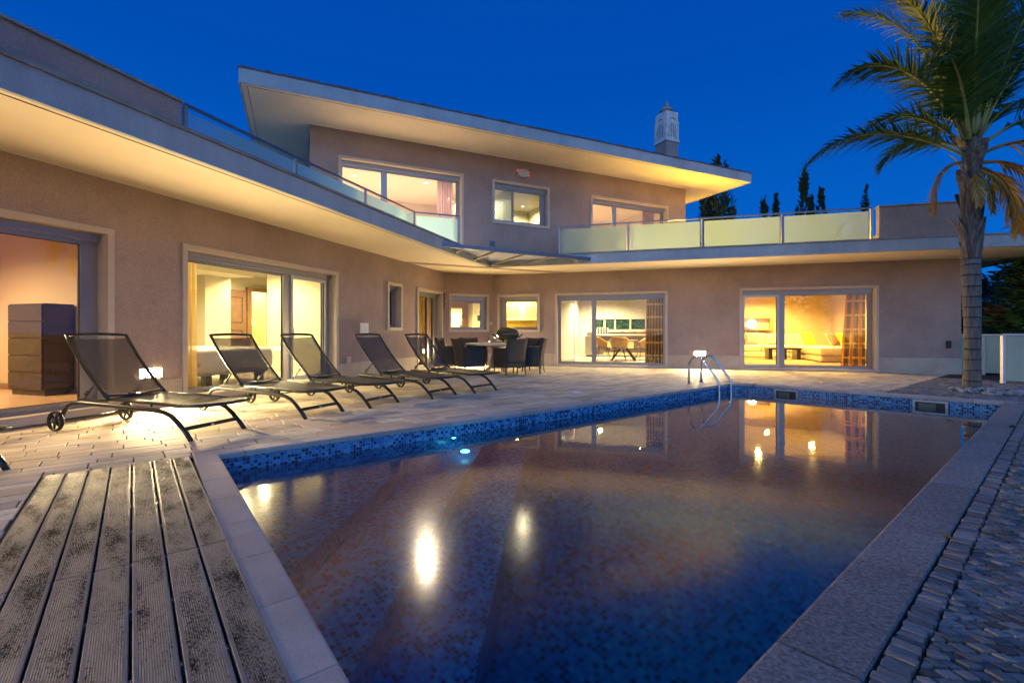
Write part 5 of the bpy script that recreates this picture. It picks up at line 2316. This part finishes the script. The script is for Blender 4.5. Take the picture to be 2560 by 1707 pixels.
# ------------------------------------------------------------------ palm
green = leaf_mat("palm_leaf", (.020, .080, .014), (.065, .150, .026), .3)
dead = leaf_mat("dry_palm_leaf", (.24, .14, .025), (.44, .29, .05), .35)
rachis_m = plain("palm_rib", (.20, .22, .06), .5)
barkm, nt, b = new_mat("palm_bark")
tcb = N(nt, "ShaderNodeTexCoord")
mpb = N(nt, "ShaderNodeMapping")
mpb.inputs["Scale"].default_value = (16, 16, 2.2)
nt.links.new(tcb.outputs["Object"], mpb.inputs[0])
nb = N(nt, "ShaderNodeTexNoise", Scale=1.6, Detail=6.0, Roughness=.7)
nt.links.new(mpb.outputs[0], nb.inputs["Vector"])
sxb = N(nt, "ShaderNodeSeparateXYZ")
nt.links.new(tcb.outputs["Object"], sxb.inputs[0])
nw = N(nt, "ShaderNodeTexNoise", Scale=1.3)
nt.links.new(tcb.outputs["Object"], nw.inputs["Vector"])
mz = N(nt, "ShaderNodeMath", operation="MULTIPLY_ADD")
nt.links.new(nw.outputs["Fac"], mz.inputs[0])
mz.inputs[1].default_value = .12
nt.links.new(sxb.outputs["Z"], mz.inputs[2])
mf = N(nt, "ShaderNodeMath", operation="MULTIPLY")
nt.links.new(mz.outputs[0], mf.inputs[0])
mf.inputs[1].default_value = 5.2
frb = N(nt, "ShaderNodeMath", operation="FRACT")
nt.links.new(mf.outputs[0], frb.inputs[0])
ringc = ramp(nt, frb.outputs[0], [(0, .25), (.07, .3), (.12, 1.0), (1, .85)])
colb = ramp(nt, nb.outputs["Fac"], [(.3, (.075, .065, .058)), (.7, (.23, .20, .17))])
nt.links.new(mixc(nt, 1.0, colb, ringc, "MULTIPLY"), b.inputs["Base Color"])
b.inputs["Roughness"].default_value = .85
ab_ = N(nt, "ShaderNodeMath", operation="MULTIPLY_ADD")
nt.links.new(nb.outputs["Fac"], ab_.inputs[0])
ab_.inputs[1].default_value = .8
nt.links.new(ringc, ab_.inputs[2])
bpb = N(nt, "ShaderNodeBump", Strength=.9, Distance=.02)
nt.links.new(ab_.outputs[0], bpb.inputs["Height"])
nt.links.new(bpb.outputs[0], b.inputs["Normal"])
bootm, nt, b = new_mat("palm_boot")
tcb = N(nt, "ShaderNodeTexCoord")
mpb = N(nt, "ShaderNodeMapping")
mpb.inputs["Scale"].default_value = (14, 14, 1.8)
nt.links.new(tcb.outputs["Object"], mpb.inputs[0])
nb = N(nt, "ShaderNodeTexNoise", Scale=1.5, Detail=7.0, Roughness=.75)
nt.links.new(mpb.outputs[0], nb.inputs["Vector"])
nt.links.new(ramp(nt, nb.outputs["Fac"], [(.32, (.03, .026, .024)), (.5, (.12, .10, .085)), (.68, (.34, .29, .24))]), b.inputs["Base Color"])
b.inputs["Roughness"].default_value = .85
bpb = N(nt, "ShaderNodeBump", Strength=1.0, Distance=.03)
nt.links.new(nb.outputs["Fac"], bpb.inputs["Height"])
nt.links.new(bpb.outputs[0], b.inputs["Normal"])

PX, PY = 8.40, 8.55


def palm(name, label, px, py, fronds, scale=1.0, seed=3):
    rp = random.Random(seed)
    t = thing(name, label, "palm tree", (px, py, 0))
    mb = MB()
    prof = [(0, .142), (.1, .130), (.4, .118), (.8, .115), (1.3, .122), (1.7, .132), (2.0, .138), (2.35, .135)]
    pts, rs = [], []
    for k in range(30):
        z = 2.35 * k / 29
        for (z0, r0), (z1, r1) in zip(prof, prof[1:]):
            if z0 <= z <= z1:
                r = r0 + (r1 - r0) * (z - z0) / (z1 - z0)
        pts.append((px + .015 * math.sin(z * 2), py, z))
        rs.append((r + rp.uniform(-.004, .004)) * scale)
    mb.tube(pts, rs, 22)
    mb.build("trunk", barkm, t)
    # old leaf bases wrapping the upper stem
    mb = MB()
    mb.tube([(px, py, 2.3), (px, py, 2.7), (px, py, 3.2), (px, py, 3.8), (px, py, 4.3), (px, py, 4.75)], [.130, .140, .145, .130, .10, .05], 16)
    for k in range(46):
        z = 2.28 + 2.05 * (k / 46) + rp.uniform(-.05, .05)
        a = k * 2.4 + rp.uniform(-.3, .3)
        r0 = .137 if z < 3.6 else .115
        l = rp.uniform(.35, .6)
        out = rp.uniform(.02, .07) + (.17 if rp.random() < .2 else 0)
        w = rp.uniform(.07, .115)
        rows = 5
        vs = []
        for j in range(rows + 1):
            v = j / rows
            rr = r0 + .012 + out * v ** 2
            ww = w * (1 - v) ** .7 + .012
            for i in range(5):
                u = i / 4 * 2 - 1
                aa = a + u * ww / r0
                rad = rr - .025 * u * u * (1 - v)
                vs.append((px + rad * math.cos(aa), py + rad * math.sin(aa), z + l * v))
        fs = [(j * 5 + i, j * 5 + i + 1, j * 5 + i + 6, j * 5 + i + 5) for j in range(rows) for i in range(4)]
        mb.raw(vs, fs, True)
    mb.build("leaf_base", bootm, t)

    for (az, el, ln, droop, kind, tw, z0) in fronds:
        a, e = R_(az), R_(el)
        d = Vector((math.sin(a) * math.cos(e), math.cos(a) * math.cos(e), math.sin(e)))
        p = Vector((px, py, z0)) + Vector((math.sin(a), math.cos(a), 0)) * .10
        n = 26
        step = ln / n
        pts, dirs = [p.copy()], []
        for k in range(n):
            d = (d + Vector((0, 0, -droop * (k / n) * .14 - droop * .02))).normalized()
            dirs.append(d.copy())
            p = p + d * step
            pts.append(p.copy())
        dirs.append(dirs[-1])
        mb = MB()
        rs = [.030 * (1 - .9 * (k / n)) + .003 for k in range(n + 1)]
        mb.tube(pts, rs, 6)
        fo = mb.build("frond", rachis_m if kind != "dead" else dead, t)
        mb = MB()
        npair = int(ln * 40)
        side0 = d.cross(Vector((0, 0, 1)))
        for q in range(npair):
            f = .16 + .84 * q / npair
            k = min(n - 1, int(f * n))
            fr = f * n - k
            base = pts[k].lerp(pts[k + 1], fr)
            dr = dirs[k]
            sd = dr.cross(Vector((0, 0, 1)))
            if sd.length < .15:
                sd = Vector((math.cos(a), -math.sin(a), 0))
            sd.normalize()
            sd = Matrix.Rotation(tw, 3, dr) @ sd
            upv = sd.cross(dr).normalized()
            L = (.62 * math.sin(math.pi * min(1, (f * .86 + .10))) ** .6 + .06) * rp.uniform(.85, 1.1) * min(1, ln / 2.0)
            for sg in (-1, 1):
                spread = rp.uniform(.75, 1.05) * (1.0 - .35 * f)
                vdir = (sd * sg * math.sin(spread) + dr * math.cos(spread) + upv * rp.uniform(-.10, .40)).normalized()
                g = .55 if kind != "dead" else 1.15
                g *= rp.uniform(.7, 1.3)
                w = .0145 * rp.uniform(.8, 1.2)
                wv = vdir.cross(upv).normalized()
                P = base.copy()
                dd = vdir.copy()
                prev = None
                segs = 4
                vs = []
                for j in range(segs + 1):
                    ww = w * (1 - (j / segs) ** 1.6) + .0015
                    vs += [P - wv * ww, P + wv * ww]
                    dd = (dd + Vector((0, 0, -g * .28))).normalized()
                    P = P + dd * (L / segs)
                mb.raw(vs, [(2 * j, 2 * j + 1, 2 * j + 3, 2 * j + 2) for j in range(segs)], True)
        mb.build("leaflet", green if kind != "dead" else dead, fo, normals=False)
    return t


# azimuth (0 = away from the viewer, 90 = right), elevation, length, droop
FR = [
    (-88, 26, 3.15, .62, "g", .15, 4.25),
    (-82, 66, 3.0, 1.05, "g", .2, 4.5),
    (-60, 76, 3.6, .8, "g", -.2, 4.6),
    (-100, 74, 3.2, .8, "g", -.3, 4.6),
    (-75, 50, 2.0, .9, "g", 0, 4.45),
    (-55, 38, 1.5, 1.0, "g", .2, 4.4),
    (-125, 60, 2.3, .9, "g", .3, 4.5),
    (178, 85, 3.4, .25, "g", 0, 4.65),
    (-160, 78, 3.2, .5, "g", .2, 4.6),
    (150, 76, 3.2, .6, "g", -.2, 4.6),
    (-30, 80, 3.5, .5, "g", .1, 4.65),
    (20, 82, 3.5, .5, "g", -.1, 4.65),
    (60, 74, 3.4, .7, "g", .1, 4.6),
    (90, 68, 3.3, .9, "g", .2, 4.55),
    (120, 70, 3.1, .8, "g", -.2, 4.6),
    (80, 52, 2.9, 1.1, "g", .1, 4.5),
    (110, 40, 2.6, 1.2, "g", .2, 4.4),
    (45, 62, 3.0, .9, "g", -.1, 4.5),
    (-140, 72, 2.8, .6, "g", .1, 4.6),
    (128, 24, 1.9, 1.6, "dead", .2, 4.25),
    (85, -8, 1.6, 1.6, "dead", 0, 4.05),
    (-70, 5, 1.15, 3.2, "dead", 0, 4.15),
    (150, -35, 1.1, 1.6, "dead", 0, 3.95),
    (170, -55, .8, 1.4, "dead", 0, 3.9),
    (-150, -40, .7, 1.4, "dead", 0, 3.9),
    (118, 5, 1.5, 2.2, "dead", 0, 4.1),
]
palm("palm_tree", "tall feather palm with old leaf stubs at the pool's far corner", PX, PY, FR)

mb = MB()
for k in range(150):
    a = rnd.random() * 2 * math.pi
    r = math.sqrt(rnd.random())
    x, y = 8.28 + .62 * r * math.cos(a), 7.98 + .62 * r * math.sin(a)
    ai, bi = inv(x, y)
    if (ai - fp[0]) * fn[0] + (bi - fp[1]) * fn[1] < -.06:
        continue
    if (x - PX) ** 2 + (y - PY) ** 2 < .04:
        continue
    s = rnd.uniform(.025, .05)
    ca_, sa_ = math.cos(k), math.sin(k)
    b0 = len(mb.v)
    mb.ball((0, 0, 0), s * 1.2, s * .85, s * .55, 9, 6)
    for i in range(b0, len(mb.v)):
        vx, vy, vz = mb.v[i]
        mb.v[i] = (x + vx * ca_ - vy * sa_, y + vx * sa_ + vy * ca_, s * .4 + .03 * (1 - r) + vz)
tag(mb.build("pebbles", M["pebble"]), "pale river pebbles heaped round the palm's foot", "pebbles", None, "stuff")

# small growth in the joint between the rough coping and the cobbles
for (wx, wy, col, lab, k_) in ((5.36, 5.02, ((.06, .10, .01), (.14, .20, .03)), "tiny green weed growing out of the coping joint", 26), (2.14, 2.32, ((.30, .16, .01), (.50, .30, .03)), "small fallen yellow leaf caught in the coping joint", 6)):
    mb = MB()
    rw = random.Random(k_)
    for q in range(k_):
        an = rw.random() * 6.28
        l = rw.uniform(.02, .05)
        p0 = Vector((wx + rw.gauss(0, .012), wy + rw.gauss(0, .012), .002))
        o_ = Vector((math.cos(an), math.sin(an), rw.uniform(.1, .9))).normalized() * l
        s_ = Vector((-math.sin(an), math.cos(an), 0)) * l * .22
        mb.raw([p0, p0 + o_ * .5 - s_, p0 + o_, p0 + o_ * .5 + s_], [(0, 1, 2, 3)])
    tag(mb.build("weed" if k_ > 10 else "fallen_leaf", leaf_mat("weed_leaf", *col)), lab, "weed" if k_ > 10 else "leaf")

# ------------------------------------------------------------------ glass fence at the side gate
t = thing("glass_fence", "frosted glass fence with pale posts beyond the palm tree", "fence", (11.6, 11.4, 0))
pf = [(11.05, 11.95), (11.55, 11.47), (11.83, 11.25)]
for a_, b_ in zip(pf, pf[1:]):
    mb = MB()
    mb.bar((*a_, .975), (*b_, .975), .05, .04)
    mb.build("top_rail", M["alu_in"], t)
    mb = MB()
    mb.bar((*a_, .07), (*b_, .07), .03, .03)
    mb.build("bottom_rail", M["alu_in"], t)
for x, y in pf:
    mb = MB()
    mb.box(x - .025, x + .025, y - .025, y + .025, 0, .954)
    mb.build("post", M["alu_in"], t)
for a_, b_ in zip(pf, pf[1:]):
    v = Vector((b_[0] - a_[0], b_[1] - a_[1], 0)).normalized() * .04
    mb = MB()
    mb.face([(a_[0] + v.x, a_[1] + v.y, .09), (b_[0] - v.x, b_[1] - v.y, .09), (b_[0] - v.x, b_[1] - v.y, .95), (a_[0] + v.x, a_[1] + v.y, .95)])
    mb.build("glass_panel", M["fence_glass"], t)
t = thing("glass_gate", "wide frosted glass gate panel at the edge of the paving", "gate", (10.4, 9.3, 0))
g0, g1 = (9.99, 9.52), (11.6, 8.6)
mb = MB()
mb.bar((*g0, .985), (*g1, .985), .05, .045)
mb.build("top_rail", M["alu_in"], t)
for x, y in (g0, g1):
    mb = MB()
    mb.box(x - .03, x + .03, y - .03, y + .03, 0, .962)
    mb.build("post", M["alu_in"], t)
v = Vector((g1[0] - g0[0], g1[1] - g0[1], 0)).normalized() * .045
mb = MB()
mb.face([(g0[0] + v.x, g0[1] + v.y, .05), (g1[0] - v.x, g1[1] - v.y, .05), (g1[0] - v.x, g1[1] - v.y, .955), (g0[0] + v.x, g0[1] + v.y, .955)])
mb.build("glass_panel", M["fence_glass"], t)


# ------------------------------------------------------------------ trees
def spray_tree(name, label, cat, x, y, z0, h, rad, leafm, profile, n, size, seed, group=None, flat=.5, trunk_r=.1, gap=.25, up=.3):
    rp = random.Random(seed)
    t = thing(name, label, cat, (x, y, z0), 0, group)
    mb = MB()
    mb.tube([(x, y, z0), (x + .02 * h * .1, y, z0 + h * .5), (x, y, z0 + h * .93)], [trunk_r, trunk_r * .6, .01], 8)
    mb.build("trunk", plain("tree_bark", (.09, .065, .045), .9, var=.3, scale=6), t)
    mb = MB()
    clumps = []
    for k in range(max(10, n // 26)):
        v = rp.random() ** .8
        a = rp.random() * 2 * math.pi
        r = profile(v) * rad * rp.uniform(.55, 1.12)
        clumps.append((v, a, r))
    for k in range(n):
        v, a, r = rp.choice(clumps)
        v = min(1, max(0, v + rp.gauss(0, .022)))
        R = profile(v) * rad
        a2 = a + rp.gauss(0, .22)
        rr = min(r * rp.uniform(.35, 1.08) ** .6, R * 1.3)
        c = Vector((x + rr * math.cos(a2), y + rr * math.sin(a2), z0 + h * v + rp.gauss(0, size * .4)))
        out = Vector((math.cos(a2), math.sin(a2), up + rp.gauss(0, .25))).normalized()
        sd = out.cross(Vector((0, 0, 1))).normalized()
        sd = (sd + Vector((rp.gauss(0, .3), rp.gauss(0, .3), rp.gauss(0, flat)))).normalized()
        L = size * rp.uniform(.6, 1.5)
        w = size * rp.uniform(.16, .3)
        tip = c + out * L + Vector((0, 0, -L * .12))
        midp = c + out * L * .5
        mb.raw([c - sd * w * .4, midp - sd * w, tip, midp + sd * w, c + sd * w * .4], [(0, 1, 3, 4), (1, 2, 3)])
    mb.build("crown", leafm, t, normals=False)
    return t


cyp = leaf_mat("cypress_leaf", (.012, .034, .016), (.040, .075, .032), .1)
con = leaf_mat("conifer_leaf", (.055, .18, .05), (.19, .36, .09), .15)
rust = leaf_mat("rusty_conifer_leaf", (.20, .075, .02), (.36, .14, .04), .15)
far_leaf = leaf_mat("distant_leaf", (.010, .028, .022), (.028, .055, .035), .1)


def colprof(v):
    return (min(1, v / .12) ** .5) * (1 - v) ** .55 * 1.25 + .02


def px3(u, v, Y):
    return ((u - 1280) / 1170 * Y, Y, 1 - (v - 834.8) / 1170 * Y)


for i, (u, vtop, wpx, Y, lab) in enumerate((
        (1798, 408, 62, 30, "dark cypress clump with its tip just above the roof eave"),
        (1772, 430, 40, 31, "cypress standing behind the eave's end, lower twin of the tallest clump"),
        (2009, 436, 38, 33, "slim cypress standing tallest over the middle of the glass railing"),
        (1909, 510, 32, 34, "short broad cypress tip peeping over the glass railing near the roof end"),
        (1938, 493, 22, 35, "thin cypress tip second from the roof end"),
        (2033, 495, 18, 35, "small cypress tip close beside the tallest one over the railing"),
        (2055, 482, 26, 34, "medium cypress tip right of the tallest one over the railing"),
        (2163, 469, 17, 33, "lone thin cypress next to the mauve parapet"))):
    x, y, zt = px3(u, vtop, Y)
    hgt = zt + 1.0
    spray_tree("cypress", lab, "cypress tree", x, y, -1.0, hgt, wpx / 1170 * Y * .5 * (2.0 if i < 2 else 1.7), cyp, colprof if i < 2 else (lambda v: (1 - v) ** .75 * 1.5 + .02), 2600 if i < 3 else 1100, .34, 20 + i, "cypresses behind the terrace", trunk_r=.12, up=1.6)


def cone(v):
    return (1 - v) ** .8 * (.75 + .25 * min(1, v / .1)) + .03


cf = spray_tree("conifer_tree", "bushy conifer with rusty patches at the picture's edge behind the gate", "conifer", 13.6, 11.6, -.3, 5.1, 1.95, con, cone, 9000, .24, 51, flat=.25, up=.25, trunk_r=.14)
mb = MB()
rp = random.Random(5)
for k in range(1300):
    cl = rp.choice([(-2.6, .30), (-2.3, .42), (-2.9, .52), (-2.1, .62), (-2.7, .2), (2.5, .35), (-2.45, .7)])
    a = cl[0] + rp.gauss(0, .16)
    v = cl[1] + rp.gauss(0, .035)
    r = cone(max(0, min(1, v))) * 1.95 * rp.uniform(.5, .9)
    c = Vector((13.6 + r * math.cos(a), 11.6 + r * math.sin(a), -.3 + 5.1 * v))
    out = Vector((math.cos(a), math.sin(a), rp.gauss(0, .4))).normalized()
    sd = Vector((rp.gauss(0, 1), rp.gauss(0, 1), rp.gauss(0, 1))).normalized()
    L = rp.uniform(.12, .3)
    mb.raw([c, c + out * L * .5 - sd * .04, c + out * L, c + out * L * .5 + sd * .04], [(0, 1, 2, 3)])
mb.build("dry_foliage", rust, cf, normals=False)


def dome(v):
    return math.sqrt(max(0, 1 - (2 * v - .95) ** 2)) if v > .12 else .15


for i, (x, y, h, r, lab) in enumerate((
        (31, 30, 5.2, 3.2, "far dark round tree behind the palm trunk"),
        (38, 33, 7.0, 4.0, "far dark tree rising between the palm trunk and the conifer"),
        (27.5, 29, 3.6, 2.4, "low dark bush far behind the house corner"))):
    spray_tree("round_tree", lab, "tree", x, y, -.6, h, r, far_leaf, dome, 3500, .45, 70 + i, "dark trees beyond the garden", up=.5)
mb = MB()
rp = random.Random(9)
for k in range(9000):
    a = R_(rp.uniform(-6, 78))
    d = rp.uniform(52, 60)
    z = -1 + rp.random() ** 1.2 * (2.6 + 1.2 * math.sin(a * 9) + .8 * math.sin(a * 23))
    c = Vector((d * math.sin(a), d * math.cos(a), z))
    s1 = Vector((rp.gauss(0, 1), rp.gauss(0, 1), rp.gauss(0, 1))).normalized() * .45
    s2 = s1.cross(Vector((rp.gauss(0, 1), rp.gauss(0, 1), rp.gauss(0, 1)))).normalized() * .3
    mb.raw([c - s1, c + s2, c + s1, c - s2], [(0, 1, 2, 3)])
tag(mb.build("woods", far_leaf, normals=False), "dark distant woods along the horizon", "woods", None, "stuff")

# tree silhouettes behind the viewer, which the window panes mirror
for i, (x, y, h, r, lab) in enumerate((
        (7.5, -7.5, 6.0, 1.9, "dark garden tree behind the viewpoint, mirrored in the living room window"),
        (-6.0, -9.0, 6.5, 3.0, "dark garden tree behind the viewpoint, mirrored in the nearest window"))):
    spray_tree("garden_tree", lab, "tree", x, y, -.3, h, r, far_leaf, dome, 3000, .35, 90 + i, up=.4)
